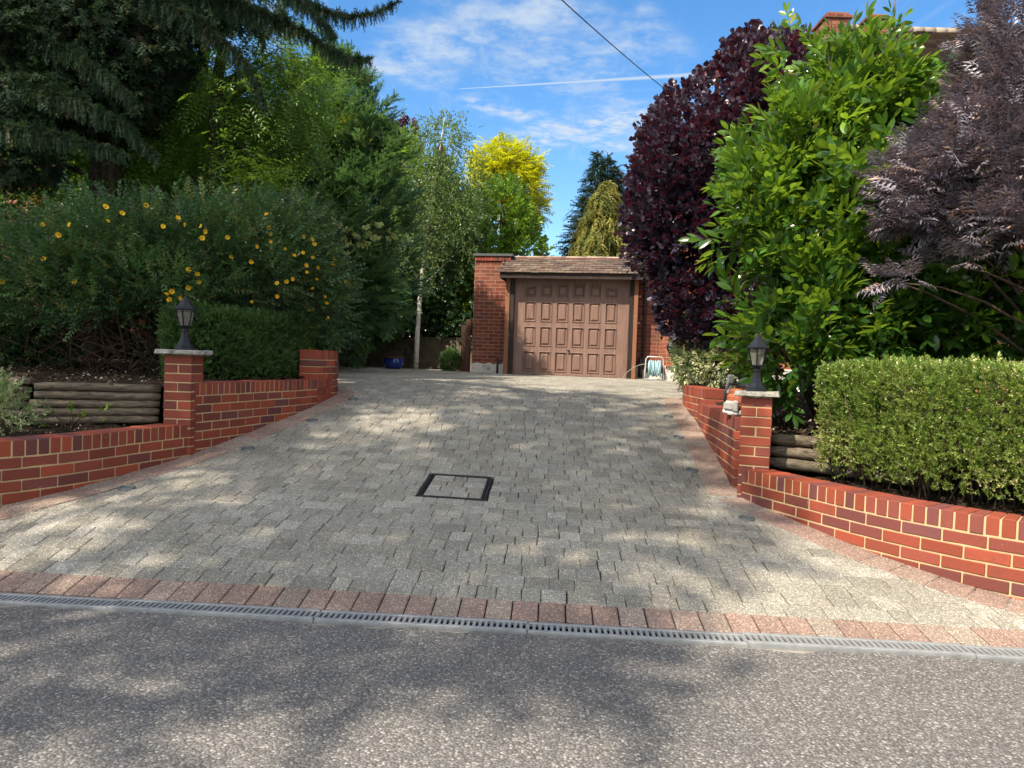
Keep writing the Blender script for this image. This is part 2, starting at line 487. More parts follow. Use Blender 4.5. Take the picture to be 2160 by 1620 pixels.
class Leaves:
    def __init__(s): s.V = []; s.T = []; s.R = []; s.n = 0
    def put(s, tm, P, D, S, roll=.5, up=None, rbase=None, rvar=.25):
        """tm: list of template variants; P, D (n,3); S (n,)"""
        P = np.asarray(P); n = len(P)
        if n == 0: return
        D = nrm(np.asarray(D) + 1e-6); S = np.broadcast_to(np.asarray(S, float), (n,))
        up = np.tile(np.array([0, 0, 1.]), (n, 1)) if up is None else np.asarray(up)
        up = up + rng.normal(size=(n, 3)) * .12
        Z = nrm(up - D * (up * D).sum(1, keepdims=True)); X = np.cross(D, Z)
        a = rng.normal(size=n) * roll; ca, sa = np.cos(a)[:, None], np.sin(a)[:, None]
        X, Z = X * ca + Z * sa, Z * ca - X * sa
        base = rng.random((n, 3)) if rbase is None else np.asarray(rbase)
        pick = rng.integers(0, len(tm), n)
        for k, (V, T, L) in enumerate(tm):
            w = np.where(pick == k)[0]
            if not len(w): continue
            VV = P[w][:, None] + S[w][:, None, None] * (V[None, :, 0:1] * X[w][:, None] + V[None, :, 1:2] * D[w][:, None] + V[None, :, 2:3] * Z[w][:, None])
            nl = L.max() + 1
            rr = np.clip(base[w][:, None] + rng.normal(size=(len(w), nl, 3)) * rvar, 0, 1)[:, L]
            TT = T[None] + (np.arange(len(w)) * len(V))[:, None, None] + s.n
            s.V.append(VV.reshape(-1, 3)); s.T.append(TT.reshape(-1, 3)); s.R.append(rr.reshape(-1, 3)); s.n += len(w) * len(V)
    def build(s, name, mat, parent=None, kind=None):
        V = np.concatenate(s.V).astype(np.float32); T = np.concatenate(s.T).astype(np.int32); R = np.concatenate(s.R)
        me = bpy.data.meshes.new(name)
        me.vertices.add(len(V)); me.vertices.foreach_set('co', V.ravel())
        me.loops.add(T.size); me.loops.foreach_set('vertex_index', T.ravel())
        me.polygons.add(len(T)); me.polygons.foreach_set('loop_start', np.arange(0, T.size, 3, dtype=np.int32))
        me.polygons.foreach_set('use_smooth', np.ones(len(T), bool))
        me.update(calc_edges=True)
        a = me.attributes.new('rnd', 'FLOAT_COLOR', 'POINT')
        a.data.foreach_set('color', np.c_[R, np.ones(len(R))].astype(np.float32).ravel())
        me.validate()
        return link(name, me, mat, parent, True, kind)

def lobe(px, py, Y, rx, rz, ry=None):
    """an ellipsoid of a crown: centre seen at a pixel at depth Y, radii in pixels there"""
    k = Y / FPX
    return (at(px, py, Y), np.array([rx * k, (ry if ry else (rx + rz) / 2 * k), rz * k]))

def crown(lobes, n, shell=(.5, 1.0), noise=.18, freq=1.6, gap=None, gfreq=3., seed=1, inside=.62, pw=.5, zmin=None):
    C = np.array([l[0] for l in lobes]); Rr = np.array([l[1] for l in lobes])
    w = (Rr[:, 0] * Rr[:, 2] + Rr[:, 1] * Rr[:, 2] + Rr[:, 0] * Rr[:, 1]); w = w / w.sum()
    li = rng.choice(len(lobes), n, p=w)
    d = nrm(rng.normal(size=(n, 3)))
    q = shell[0] + (shell[1] - shell[0]) * rng.random(n) ** pw
    q = q * (1 + noise * pn(C[li] + d * Rr[li], freq / max(.25, Rr.mean()), seed))
    P = C[li] + d * Rr[li] * q[:, None]; N = nrm(d / Rr[li])
    keep = np.ones(n, bool)
    for k in range(len(lobes)):
        e = (((P - C[k]) / Rr[k]) ** 2).sum(1) ** .5
        keep &= (e > inside) | (li == k)
    if gap is not None: keep &= pn(P, gfreq, seed + 77) > gap
    if zmin is not None: keep &= P[:, 2] > zmin
    return P[keep], N[keep]

def mixd(N, a, b, c, g_=(0, 0, 1)):
    return nrm(N * a + np.asarray(g_) * b + rng.normal(size=N.shape) * c)

def limbs(mb, base, lobes, n, r0, r1=.006, sag=0., seed=3):
    r = np.random.default_rng(seed)
    for i in range(n):
        c, rad = lobes[r.integers(len(lobes))]
        e = c + nrm(r.normal(size=3)) * rad * .75 * r.random()
        b = np.asarray(base[r.integers(len(base))], float)
        m = (b + e) / 2 + r.normal(size=3) * .06 * np.linalg.norm(e - b) + np.array([0, 0, sag])
        pts = [b * (1 - t) ** 2 + 2 * m * t * (1 - t) + e * t * t for t in np.linspace(0, 1, 7)]
        mb.tube(pts, np.linspace(r0, r1, 7), 6)

# ================================================================== the setting
def grid_mesh(name, xs, ys, zf, mats, kind=None, keep=None, parent=None, smooth=True):
    X, Y = np.meshgrid(xs, ys); Z = zf(X, Y)
    V = np.c_[X.ravel(), Y.ravel(), Z.ravel()]; nx = len(xs); F = []
    for j in range(len(ys) - 1):
        for i in range(nx - 1):
            if keep is None or keep((xs[i] + xs[i + 1]) / 2, (ys[j] + ys[j + 1]) / 2):
                F.append((j * nx + i, j * nx + i + 1, (j + 1) * nx + i + 1, (j + 1) * nx + i))
    me = bpy.data.meshes.new(name)
    used = sorted({i for f in F for i in f}); mp = {v: k for k, v in enumerate(used)}
    me.from_pydata(V[used].tolist(), [], [tuple(mp[i] for i in f) for f in F])
    me.polygons.foreach_set('use_smooth', np.full(len(F), smooth)); me.update()
    return link(name, me, mats, parent, True, kind)

def inpoly(x, y, poly):
    c = False; n = len(poly)
    for i in range(n):
        (x0, y0), (x1, y1) = poly[i], poly[i - 1]
        if (y0 > y) != (y1 > y) and x < (x1 - x0) * (y - y0) / (y1 - y0) + x0: c = not c
    return c

# terrain far and near, kept just under everything laid on it
gx = np.concatenate([[-200, -80, -40, -20, -12], np.arange(-9, 9.1, .75), [12, 20, 40, 80, 200]])
gy = np.concatenate([[-200, -60, -20, -8, -2, 0, 1, 2, 2.6], np.arange(3.0, 20, .4), [25, 40, 80, 200]])
grid_mesh('ground', gx, gy, lambda x, y: g(x, y) - .10, M['ground'], 'structure')

# road: one flat sheet up to the drain, its edge a little ragged
s_ = np.concatenate([[-150, -60, -20, -9, -6], np.arange(-4, 8.01, .05), [10, 14, 25, 60, 150]])
rows = [(-60, 0), (-20, 0), (-6, 0), (-3, 0), (-1, 0), (-.3, 0), (-.085, 1)]
V = []; F = []
for d, e in rows:
    x, y = xy(s_, d + (e * .018 * (pn(np.c_[s_, s_ * 0, s_ * 0], 9, 5) + .6 * pn(np.c_[s_, s_ * 0, s_ * 0], 33, 6))))
    V += np.c_[x, y, np.full(len(s_), .004)].tolist()
ns = len(s_)
for j in range(len(rows) - 1):
    for i in range(ns - 1): F.append((j * ns + i, j * ns + i + 1, (j + 1) * ns + i + 1, (j + 1) * ns + i))
me = bpy.data.meshes.new('road'); me.from_pydata(V, [], F); me.update(); link('road', me, M['asphalt'], None, True, 'structure')

# concrete haunch either side of the drain channel
mb = MB()
for d0, d1 in ((-.12, -.064), (.060, .085)):
    ss = np.linspace(-5, 9, 57)
    for a, b in zip(ss[:-1], ss[1:]):
        q = [(*[float(v) for v in xy(p, d)], -.006) for p, d in ((a, d0), (b, d0), (b, d1), (a, d1))]
        mb.quad(*q)
mb.build('drain_haunch_concrete', M['concrete'], None, True, 'structure')

# wall lines (the faces towards the drive)
def smooth(pts, n=60):
    P = np.array(pts, float); t = np.r_[0, np.cumsum(np.linalg.norm(np.diff(P, axis=0), axis=1))]
    # Catmull-Rom through the points
    out = []
    for u in np.linspace(0, t[-1], n):
        i = min(max(np.searchsorted(t, u) - 1, 0), len(P) - 2); h = t[i + 1] - t[i]; w = (u - t[i]) / h
        m0 = (P[i + 1] - P[max(i - 1, 0)]) / (t[i + 1] - t[max(i - 1, 0)]) * h; j = min(i + 2, len(P) - 1)
        m1 = (P[j] - P[i]) / (t[j] - t[i]) * h
        out.append((2 * w ** 3 - 3 * w ** 2 + 1) * P[i] + (w ** 3 - 2 * w ** 2 + w) * m0 + (-2 * w ** 3 + 3 * w ** 2) * P[i + 1] + (w ** 3 - w ** 2) * m1)
    return np.array(out)

class Path:
    def __init__(s, pts, n=60):
        s.P = smooth(pts, n); s.t = np.r_[0, np.cumsum(np.linalg.norm(np.diff(s.P, axis=0), axis=1))]; s.L = s.t[-1]
    def __call__(s, u):
        return np.array([np.interp(u, s.t, s.P[:, 0]), np.interp(u, s.t, s.P[:, 1])])

LEFT_LOW = [(-4.25, 3.45), (-3.85, 3.75), (-3.50, 4.12), (-3.19, 4.44), (-2.98, 4.82), (-2.80, 5.40), (-2.66, 5.84)]
LEFT_IN = [(-2.64, 5.90), (-2.49, 6.38), (-2.36, 6.85), (-2.21, 7.34), (-2.11, 7.81), (-2.06, 8.12)]
LEFT_END = [(-2.12, 7.76), (-2.06, 8.12), (-2.05, 8.32), (-2.09, 8.47), (-2.16, 8.58)]
RIGHT_IN = [(2.06, 8.2), (2.02, 7.67), (1.95, 7.0), (1.89, 6.45), (1.83, 5.95), (1.79, 5.66)]
RIGHT_END = [(2.30, 9.35), (2.17, 9.0), (2.08, 8.6), (2.045, 8.2), (2.03, 7.8), (2.01, 7.42)]
RIGHT_LOW = [(1.785, 5.44), (2.04, 4.84), (2.26, 4.36), (2.53, 3.98), (2.77, 3.75), (3.2, 3.42), (3.7, 3.10)]

# blocks
def block(mb, c4, lift=0., m=0, r=None, ch=.005, sk=.022, tilt=.0015):
    c4 = np.asarray(c4, float); ce = c4.mean(0)
    z = g(c4[:, 0], c4[:, 1]) + lift + rng.normal(size=4) * tilt * .35 + rng.normal() * tilt * .7
    inn = []
    for p in c4:
        v = p - ce; l = np.abs(v).max() + 1e-6; inn.append(ce + v * max(0, 1 - ch / l * 1.2))
    inn = np.array(inn)
    V = [(*inn[i], z[i]) for i in range(4)] + [(*c4[i], z[i] - ch * .8) for i in range(4)] + [(*c4[i], z[i] - sk) for i in range(4)]
    F = [(0, 1, 2, 3)]
    for i in range(4):
        j = (i + 1) % 4
        F += [(i, 4 + i, 4 + j, j), (4 + i, 8 + i, 8 + j, 4 + j)]
    mb.add(V, F, m, r)

drive_poly = [(-4.6, 3.2)] + [(x - .02, y) for x, y in LEFT_LOW] + [(-2.66, 5.84)] + LEFT_IN[1:] + [(-2.15, 8.6), (-5.2, 9.4), (-5.2, 17.6), (-.9, 16.6), (-.9, 15.0), (3.2, 14.3), (3.3, 10.0), (2.35, 9.4)] + RIGHT_END[1:] + RIGHT_IN[1:] + RIGHT_LOW + [(3.7, 3.0)]
# manhole rectangle in drain coordinates
mh = [sd(-.61, 5.67), sd(-.13, 5.69), sd(-.17, 5.09), sd(-.66, 5.08)]
MS0, MS1 = (mh[0][0] + mh[3][0]) / 2, (mh[1][0] + mh[2][0]) / 2
MD0, MD1 = (mh[2][1] + mh[3][1]) / 2, (mh[0][1] + mh[1][1]) / 2

mb = MB()
grid_mesh('drive_bedding', np.arange(-5.4, 4.0, .2), np.arange(3.0, 18.2, .2), lambda x, y: np.where(sd(x, y)[1] > .06, g(x, y) - .016, -.07), M['joint'], 'structure',
          keep=lambda x, y: sd(x, y)[1] > .1 and (inpoly(x, y, drive_poly) or inpoly(x + .25, y, drive_poly) or inpoly(x - .25, y, drive_poly)))
def piece(s0, s1, d0, d1, r):
    if s1 - s0 < .02 or d1 - d0 < .02: return
    j = .0017; q = []
    for s, d in ((s0 + j, d0 + j), (s1 - j, d0 + j), (s1 - j, d1 - j), (s0 + j, d1 - j)):
        q.append([float(v) for v in xy(s + rng.normal() * .0016, d + rng.normal() * .0016)])
    block(mb, q, 0, 0, r)
d = .268; row = 0
while d < 13.6:
    s = -3.4 + rng.random() * .2; h = .134
    while s < 6.4:
        w = [.098, .134, .20][rng.choice(3, p=[.27, .43, .30])]
        cx, cy = xy(s + w / 2, d + h / 2)
        if inpoly(cx, cy, drive_poly):
            r = rng.random(3)
            a0, a1, b0, b1 = s, s + w, d, d + h
            if a1 > MS0 - .02 and a0 < MS1 + .02 and b1 > MD0 - .02 and b0 < MD1 + .02:
                piece(a0, min(a1, MS0 - .02), b0, b1, r); piece(max(a0, MS1 + .02), a1, b0, b1, r)
                x0, x1 = max(a0, MS0 - .02), min(a1, MS1 + .02)
                piece(x0, x1, b0, min(b1, MD0 - .02), r); piece(x0, x1, max(b0, MD1 + .02), b1, r)
            else: piece(a0, a1, b0, b1, r)
        s += w
    d += h; row += 1
mb.build('driveway', M['paver'], None, True, 'structure')

# red border: along the drain and along both walls
mb = MB(); s = -3.4
while s < 6.5:
    w = .131 + rng.normal() * .002; j = .0035
    block(mb, [[float(v) for v in xy(a, b)] for a, b in ((s + j, .083), (s + w - j, .083), (s + w - j, .264), (s + j, .264))], .002); s += w
def border(pts, w0, side, n=70, lift=.007, step=.165):
    p = Path(pts, n); u = 0.
    while u < p.L:
        st = step * (.9 + .25 * rng.random()); a, b = p(u + .003), p(min(u + st - .003, p.L)); e = 1e-2
        if np.linalg.norm(b - a) < .03: break
        def nn(q):
            t = p(min(q + e, p.L)) - p(max(q - e, 0)); t /= np.linalg.norm(t); return np.array([t[1], -t[0]]) * side
        q = [a - nn(u) * .03, b - nn(u + st) * .03, b + nn(u + st) * w0, a + nn(u) * w0]
        c = np.mean(q, 0)
        if sd(*c)[1] > .20: block(mb, q if side < 0 else q[::-1], lift)
        u += st
border(LEFT_LOW[1:] + LEFT_IN[1:] + [(-2.05, 8.32), (-2.12, 8.5), (-2.3, 8.65), (-2.6, 8.75)], .215, 1)
border(RIGHT_END[1:-1] + RIGHT_IN[1:-1] + [(1.785, 5.46)], .225, 1)
border(RIGHT_LOW, .21, 1)
mb.build('red_border_paving', M['paver_red'], None, True, 'structure')

# ------------------------------------------------------------------ drain gratings
def make_grate():
    t = thing('drain_grate', 'x', 'drain')
    mb = MB()
    for y in (-.049, .049): mb.box((0, y, 0), (.497, .0115, .009), ch=.002)
    nb = 36
    for i in range(nb + 1):
        x = -.497 + .994 * i / nb
        mb.box((x, 0, -.001), (.0075 if 0 < i < nb else .006, .040, .007), ch=.0015)
    mb.build('grating', M['galv'], t, False)
    mb = MB()
    for y in (-.0635, .0635): mb.box((0, y, -.008), (.499, .0022, .012), ch=.0005)
    mb.build('edge_rail', M['galv'], t, False)
    mb = MB(); mb.box((0, 0, -.05), (.499, .060, .035), ch=.001); mb.build('channel', M['pit'], t, False)
    return t
gr0 = make_grate()
labs = ['galvanised drain grate running out of the picture beside the shaded low brick wall', 'drain grate with its lip lifted beside the dull one at the shaded end',
        'drain grate before the red pavers, third from the shaded end of the channel', 'drain grate crossing the dappled middle of the driveway mouth',
        'drain grate lying where the tree shadow tip reaches the red pavers', 'sunlit drain grate at the bright end of the channel']
for i, s0 in enumerate([.075, 1.075, 2.075, 3.075, 4.073, 5.073]):
    o = gr0 if i == 0 else copy_tree(gr0)
    x, y = xy(s0, (.004, .0, .002, -.003, .003, 0)[i])
    o.location = (float(x), float(y), .004 + (.0, .006, .003, .002, .007, .004)[i]); o.rotation_euler = (0, 0, math.atan2(DD[1], DD[0]) + (.002, -.002, .001, 0, .002, 0)[i])
    tag(o, labs[i], 'drain', 'drain gratings along the road edge')

# ------------------------------------------------------------------ manhole cover
cx, cy = xy((MS0 + MS1) / 2, (MD0 + MD1) / 2); rz = math.atan2(DD[1], DD[0]); cz = float(g(cx, cy))
t = thing('manhole_cover', 'square recessed manhole cover filled with grey pavers in the driveway', 'manhole', (float(cx), float(cy), cz))
def mpt(s, d, l): x, y = xy(s, d); return (float(x), float(y), float(g(x, y)) + l)
def mbar(mb, a, b, wd, l0, l1):
    a = np.array(a); b = np.array(b); v = (b - a) / np.linalg.norm(b - a); n_ = np.array([-v[1], v[0]]) * wd / 2
    A = [mpt(*(a - n_), l1), mpt(*(b - n_), l1), mpt(*(b + n_), l1), mpt(*(a + n_), l1)]; B = [mpt(*(a - n_), l0), mpt(*(b - n_), l0), mpt(*(b + n_), l0), mpt(*(a + n_), l0)]
    mb.add(A + B, [(0, 1, 2, 3)] + [(i, i + 4, (i + 1) % 4 + 4, (i + 1) % 4) for i in range(4)])
mb = MB()
c4 = [(MS0, MD0), (MS1, MD0), (MS1, MD1), (MS0, MD1)]
for i in range(4):
    a, b = np.array(c4[i]), np.array(c4[(i + 1) % 4])
    mbar(mb, a, b, .008, -.03, .003); ce = np.array([(MS0 + MS1) / 2, (MD0 + MD1) / 2])
    ins = lambda p: p + np.sign(ce - p) * .017
    mbar(mb, ins(a), ins(b), .004, -.03, .002)
mb.build('frame', M['rust'], t)
mb = MB(); mb.quad(*[mpt(s, d, -.014) for s, d in c4]); mb.build('tray', M['joint'], t)
mb = MB(); nd = 4; dh = (MD1 - MD0 - .06) / nd
keep_mb = mb
for k in range(nd):
    ws = [[.2, .13, .1], [.1, .2, .13], [.13, .13, .17], [.17, .1, .16]][k]; tot = MS1 - MS0 - .06; f = tot / sum(ws); s = MS0 + .03
    for w in ws:
        j = .003; q = [[float(v) for v in xy(a, b)] for a, b in ((s + j, MD0 + .03 + k * dh + j), (s + w * f - j, MD0 + .03 + k * dh + j), (s + w * f - j, MD0 + .03 + (k + 1) * dh - j), (s + j, MD0 + .03 + (k + 1) * dh - j))]
        block(mb, q, 0, sk=.012); s += w * f
mb.build('paver_infill', M['paver'], t)

# ------------------------------------------------------------------ recessed ground lights
def make_glight():
    t = thing('ground_light', 'x', 'light')
    mb = MB(); mb.lathe([(.056, -.03), (.056, .004), (.053, .007), (.040, .008), (.037, .004), (.037, -.03)], n=28, cap=False); mb.build('rim', M['rimsteel'], t, False)
    mb = MB(); mb.lathe([(.0001, -.028), (.036, -.028), (.036, -.01)], n=20, cap=False); mb.build('reflector', M['rust'], t, False)
    mb = MB(); mb.lathe([(.0365, .001), (.030, .004), (.015, .0055), (.0005, .006)], n=24, cap=False); mb.build('lens', M['lens'], t, False)
    return t
gl0 = make_glight()
for i, (x, y, lab) in enumerate([
        (-2.66, 4.93, 'round ground light beside the shaded low brick wall, the one nearest the road there'), (-2.26, 6.12, 'round ground light level with the shaded brick pillar, in the edge of the pavers'),
        (-1.99, 7.12, 'round ground light midway along the shaded curved wall'), (-1.80, 8.08, 'round ground light at the foot of the raised end of the shaded curved wall'),
        (1.76, 7.93, 'small round ground light by the sunlit raised planter end'), (1.69, 7.11, 'round ground light between two others along the inner wall below the power saw'),
        (1.57, 6.08, 'round ground light in the pavers just up the drive from the sunlit pillar'), (1.67, 4.93, 'round ground light below the sunlit pillar corner, at the bend of the red border')]):
    o = gl0 if i == 0 else copy_tree(gl0)
    e = .05; o.location = (x, y, float(g(x, y)) + .005)
    o.rotation_euler = (math.atan((float(g(x, y + e)) - float(g(x, y - e))) / (2 * e)), -math.atan((float(g(x + e, y)) - float(g(x - e, y))) / (2 * e)), 0)
    tag(o, lab, 'light', 'recessed lights along the drive edges')

# ------------------------------------------------------------------ brick garden walls
def brickwork(mb, pts, top, zmin_fn, thick=.215, side=1, courses=9, soldier=True, smb=None, off=0., ncut=.05, ext=(0, 0)):
    """bricks on a mortar core along a path; side=+1 when the body lies to the left of the path direction"""
    p = Path(pts); e = 2e-3
    def frame(u0, u1):
        a, b = p(u0), p(u1); t = b - a; L = np.linalg.norm(t); t = t / L
        n_ = np.array([-t[1], t[0]]) * side; return (a + b) / 2, t, n_, L
    def put(m_, u0, u1, z0, z1, dep, setb=0):
        c, t, n_, L = frame(u0, u1); setb += min(0., float((p((u0 + u1) / 2) - c) @ n_)) * 1.0
        jt = rng.normal() * .0012
        c3 = np.array([*(c + n_ * (dep / 2 + setb + jt)), (z0 + z1) / 2])
        m_.box(c3, (L / 2, dep / 2, (z1 - z0) / 2), (np.array([*t, 0]), np.array([*n_, 0]), np.array([0, 0, 1.])), .0035)
    zt = top
    if soldier:
        n_s = int(round(p.L / .075)); w = p.L / n_s
        for i in range(n_s): put(smb or mb, i * w + (.005 if i else 0), (i + 1) * w - (.005 if i < n_s - 1 else 0), top - .1025, top + rng.normal() * .0008, thick)
        zt = top - .1125
    for k in range(courses):
        z1 = zt - .075 * k; z0 = z1 - .065
        u = -(.1125 if (k + off) % 2 else 0.)
        while u < p.L - .01:
            a, b = max(u, 0) + (.005 if u > 0 else 0), min(u + .225, p.L) - (.005 if u + .225 < p.L else 0)
            if b - a > .02:
                c = p((a + b) / 2); q0, q1 = p(a), p(b)
                if z1 > min(zmin_fn(*q0), zmin_fn(*q1), zmin_fn(*c)) - ncut: put(mb, a, b, z0, z1, thick)
            u += .225
    # mortar core
    us = np.linspace(.008, p.L - .008, 40); V = []; F = []
    for u in us:
        c, t, n_, L = frame(max(u - e, 0), min(u + e, p.L)); zb = float(zmin_fn(*c)) - .15
        f_, b_ = c + n_ * .0045, c + n_ * (thick - .0045)
        V += [(*f_, zb), (*f_, top - .006), (*b_, top - .006), (*b_, zb)]
    for i in range(len(us) - 1):
        for j in range(3):
            q = (i * 4 + j, i * 4 + j + 1, (i + 1) * 4 + j + 1, (i + 1) * 4 + j); F.append(q if side > 0 else q[::-1])
    n4 = (len(us) - 1) * 4; F += [(0, 1, 2, 3) if side < 0 else (3, 2, 1, 0), (n4, n4 + 1, n4 + 2, n4 + 3) if side > 0 else (n4 + 3, n4 + 2, n4 + 1, n4)]
    mb.add(V, F, 1)

BM = [M['brick'], M['mortar']]
def gz(x, y): return float(g(x, y))

def wall_thing(label, pts, top, side, courses, off=0, raised=None):
    p = pts[len(pts) // 2]
    t = thing('brick_wall', label, 'wall', (p[0], p[1], gz(*p)), 0, 'low brick walls along the drive')
    mb, sm = MB(), MB(); brickwork(mb, pts, top, gz, side=side, courses=courses, smb=sm, off=off)
    mb.build('brickwork', BM, t); sm.build('coping', BM, t)
    if raised:
        rp, rtop, rc = raised
        mb, sm = MB(), MB(); brickwork(mb, rp, rtop, gz, side=side, courses=rc, smb=sm, thick=.225)
        mb.build('raised_end', BM, t); sm.build('raised_coping', BM, t)
    return t
wall_thing('low curved red brick wall in shade below the log edging, with brick-on-edge top', LEFT_LOW, .635, 1, 7)
wall_thing('curved red brick wall in shade under the clipped dark hedge, with a raised square end', LEFT_IN, .975, 1, 9, 1, (LEFT_END, 1.295, 9))
wall_thing('sunlit red brick wall curving out below the bright clipped hedge, with yellow mortar', RIGHT_LOW, .49, 1, 7)
wall_thing('inner red brick wall running from the sunlit pillar to the raised planter, power saw on top', RIGHT_IN[1:], .865, 1, 9, 1, (RIGHT_END, 1.03, 8))

def pillar(label, cx, cy, half, z0, z1, rz, cap):
    t = thing('brick_pillar', label, 'pillar', (cx, cy, z0), rz, 'brick pillars with stone caps')
    mb = MB(); H = z1 - z0; n = int(H / .075) + 1
    for k in range(n):
        zc = H - .0375 - .075 * k - .002; b = half
        hl, hs = b, (b - .005) / 2
        for sgn in (-1, 1):
            jx, jy = rng.normal(size=2) * .0012
            if k % 2: mb.box((sgn * (hs + .005) + jx, jy, zc), (hs, hl, .0325), ch=.0035)
            else: mb.box((jx, sgn * (hs + .005) + jy, zc), (hl, hs, .0325), ch=.0035)
    mb.box((0, 0, H / 2 - .1), (half - .0045, half - .0045, H / 2 + .1 - .004), ch=.001, m=1)
    mb.build('brickwork', BM, t, False)
    mb = MB(); n = 40; R = []
    for lev, (zz, gr) in enumerate(((H + .002, .93), (H + .010, 1.0), (H + .034, .985), (H + .042, .95))):
        for k in range(n):
            th = 2 * math.pi * k / n; q = cap / max(abs(math.cos(th)), abs(math.sin(th))); q = min(q, cap * 1.30)
            q *= gr * (1 + .018 * math.sin(7 * th + lev) + rng.normal() * .010)
            R.append((q * math.cos(th), q * math.sin(th), zz + rng.normal() * .0018))
    F = [(l * n + k, l * n + (k + 1) % n, (l + 1) * n + (k + 1) % n, (l + 1) * n + k) for l in range(3) for k in range(n)] + [tuple(range(n))[::-1], tuple(3 * n + k for k in range(n))]
    mb.add(R, F); mb.build('cap_stone', M['stone'], t, False)
    return H
pillar('shaded red brick pillar between the two shaded walls, its top course chipped, under a pale stone cap', -2.745, 5.945, .1125, .28, 1.205, .0, .185)
pillar('sunlit red brick pillar beside the power saw, under a rough stone cap', 1.905, 5.52, .1125, .2, 1.04, -.32, .165)

def make_lamp():
    t = thing('pillar_lamp', 'x', 'lamp')
    mb = MB(); N = 6; r0 = math.pi / 6
    mb.lathe([(.083, 0), (.083, .012), (.078, .016), (.076, .030), (.060, .042), (.046, .065), (.036, .10), (.031, .135), (.030, .152), (.036, .156), (.036, .163), (.026, .166), (.022, .176), (.030, .188), (.040, .196), (.044, .200)], n=N, rot=r0, smooth=False)
    mb.build('pedestal', M['black'], t, False)
    mb = MB()
    for k in range(N):
        th = r0 + k * math.pi / 3; a = np.array([math.cos(th), math.sin(th)]) * .044; b = np.array([math.cos(th), math.sin(th)]) * .077
        mb.tube([(*a, .198), (*b, .335)], .0052, 5, smooth=False)
        th2 = th + math.pi / 3; b2 = np.array([math.cos(th2), math.sin(th2)]) * .077; a2 = np.array([math.cos(th2), math.sin(th2)]) * .044
        mb.tube([(*b, .335), (*b2, .335)], .006, 5, smooth=False); mb.tube([(*a, .201), (*a2, .201)], .005, 5, smooth=False)
    mb.build('lantern_frame', M['black'], t, False)
    mb = MB()
    mb.lathe([(.080, .335), (.098, .333), (.099, .339), (.080, .350), (.058, .370), (.040, .395), (.028, .420), (.020, .436), (.012, .441), (.008, .446), (.011, .453), (.009, .462), (.002, .468)], n=N, rot=r0, smooth=False)
    mb.build('roof', M['black'], t, False)
    mb = MB(); mb.lathe([(.041, .203), (.073, .332)], n=N, rot=r0, smooth=False, cap=False); mb.build('glass', M['glass'], t, False)
    mb = MB(); mb.lathe([(.010, .20), (.011, .225), (.018, .24), (.022, .262), (.016, .282), (.001, .29)], n=14); mb.build('bulb', M['bulb'], t, False)
    return t
lp = make_lamp(); lp.location = (-2.735, 5.93, 1.246); lp.rotation_euler = (0, 0, .1)
tag(lp, 'black lantern on the shaded brick pillar, in front of the dark clipped hedge', 'lamp', 'black lanterns on the pillars')
l2 = copy_tree(lp); l2.location = (1.90, 5.53, 1.081); l2.rotation_euler = (0, 0, .62)
tag(l2, 'black lantern on the sunlit brick pillar, half among glossy laurel leaves', 'lamp', 'black lanterns on the pillars')

# ------------------------------------------------------------------ soil beds
def soil(name, poly, zf, cell=.07):
    x0, y0 = np.min(poly, 0); x1, y1 = np.max(poly, 0)
    f = lambda x, y: zf(x, y) + .012 * pn(np.stack([x, y, x * 0], -1), 9, 21) + .007 * pn(np.stack([x, y, x * 0], -1), 25, 22)
    return grid_mesh(name, np.arange(x0, x1 + cell, cell), np.arange(y0, y1 + cell, cell), f, M['soil'], 'structure', keep=lambda x, y: inpoly(x, y, poly))
def offs(pts, d): # shift a path sideways (positive: to its left)
    P = np.array(pts, float); out = []
    for i in range(len(P)):
        t = P[min(i + 1, len(P) - 1)] - P[max(i - 1, 0)]; t /= np.linalg.norm(t); out.append((P[i][0] - t[1] * d, P[i][1] + t[0] * d))
    return out
LOGL = [(-3.86, 5.62), (-2.93, 6.02)]
soil('soil_bed', offs(LEFT_LOW, .17) + [(-2.80, 6.05), LOGL[1], LOGL[0], (-5.0, 5.2), (-6, 4.0)], lambda x, y: .595 + 0 * x, .05)
soil('upper_soil_bed', [LOGL[1], (-2.8, 6.06)] + offs(LEFT_IN, .17)[1:] + offs(LEFT_END, .15)[2:] + [(-2.4, 8.9), (-5.0, 9.6), (-5.2, 18), (-12, 18), (-12, 4.2), (-5.0, 5.2), LOGL[0]], lambda x, y: .925 + .07 * np.clip((y - 6) / 1.5, 0, 1) + .12 * np.clip((-2.6 - x) / 3, 0, 1) * np.clip((y - 6) / 2, 0, 1), .09)
LOGR = [(2.02, 5.70), (2.30, 5.52), (2.62, 5.18), (2.95, 4.75), (3.4, 4.3)]
soil('planting_soil', offs(RIGHT_LOW, .17) + [(4.6, 3.4), (4.2, 4.0)] + LOGR[::-1] + [(2.0, 5.5)], lambda x, y: .44 + 0 * x, .05)
soil('border_soil', LOGR + [(4.5, 3.9), (9, 4.5), (9, 13), (3.1, 13.2), (2.6, 9.6), (2.55, 9.3)] + offs(RIGHT_END, .16)[1:] + offs(RIGHT_IN[1:], .16)[1:], lambda x, y: .70 + .12 * np.clip((y - 5.7) / .8, 0, 1) + .15 * np.clip((y - 7.2) / .4, 0, 1), .09)

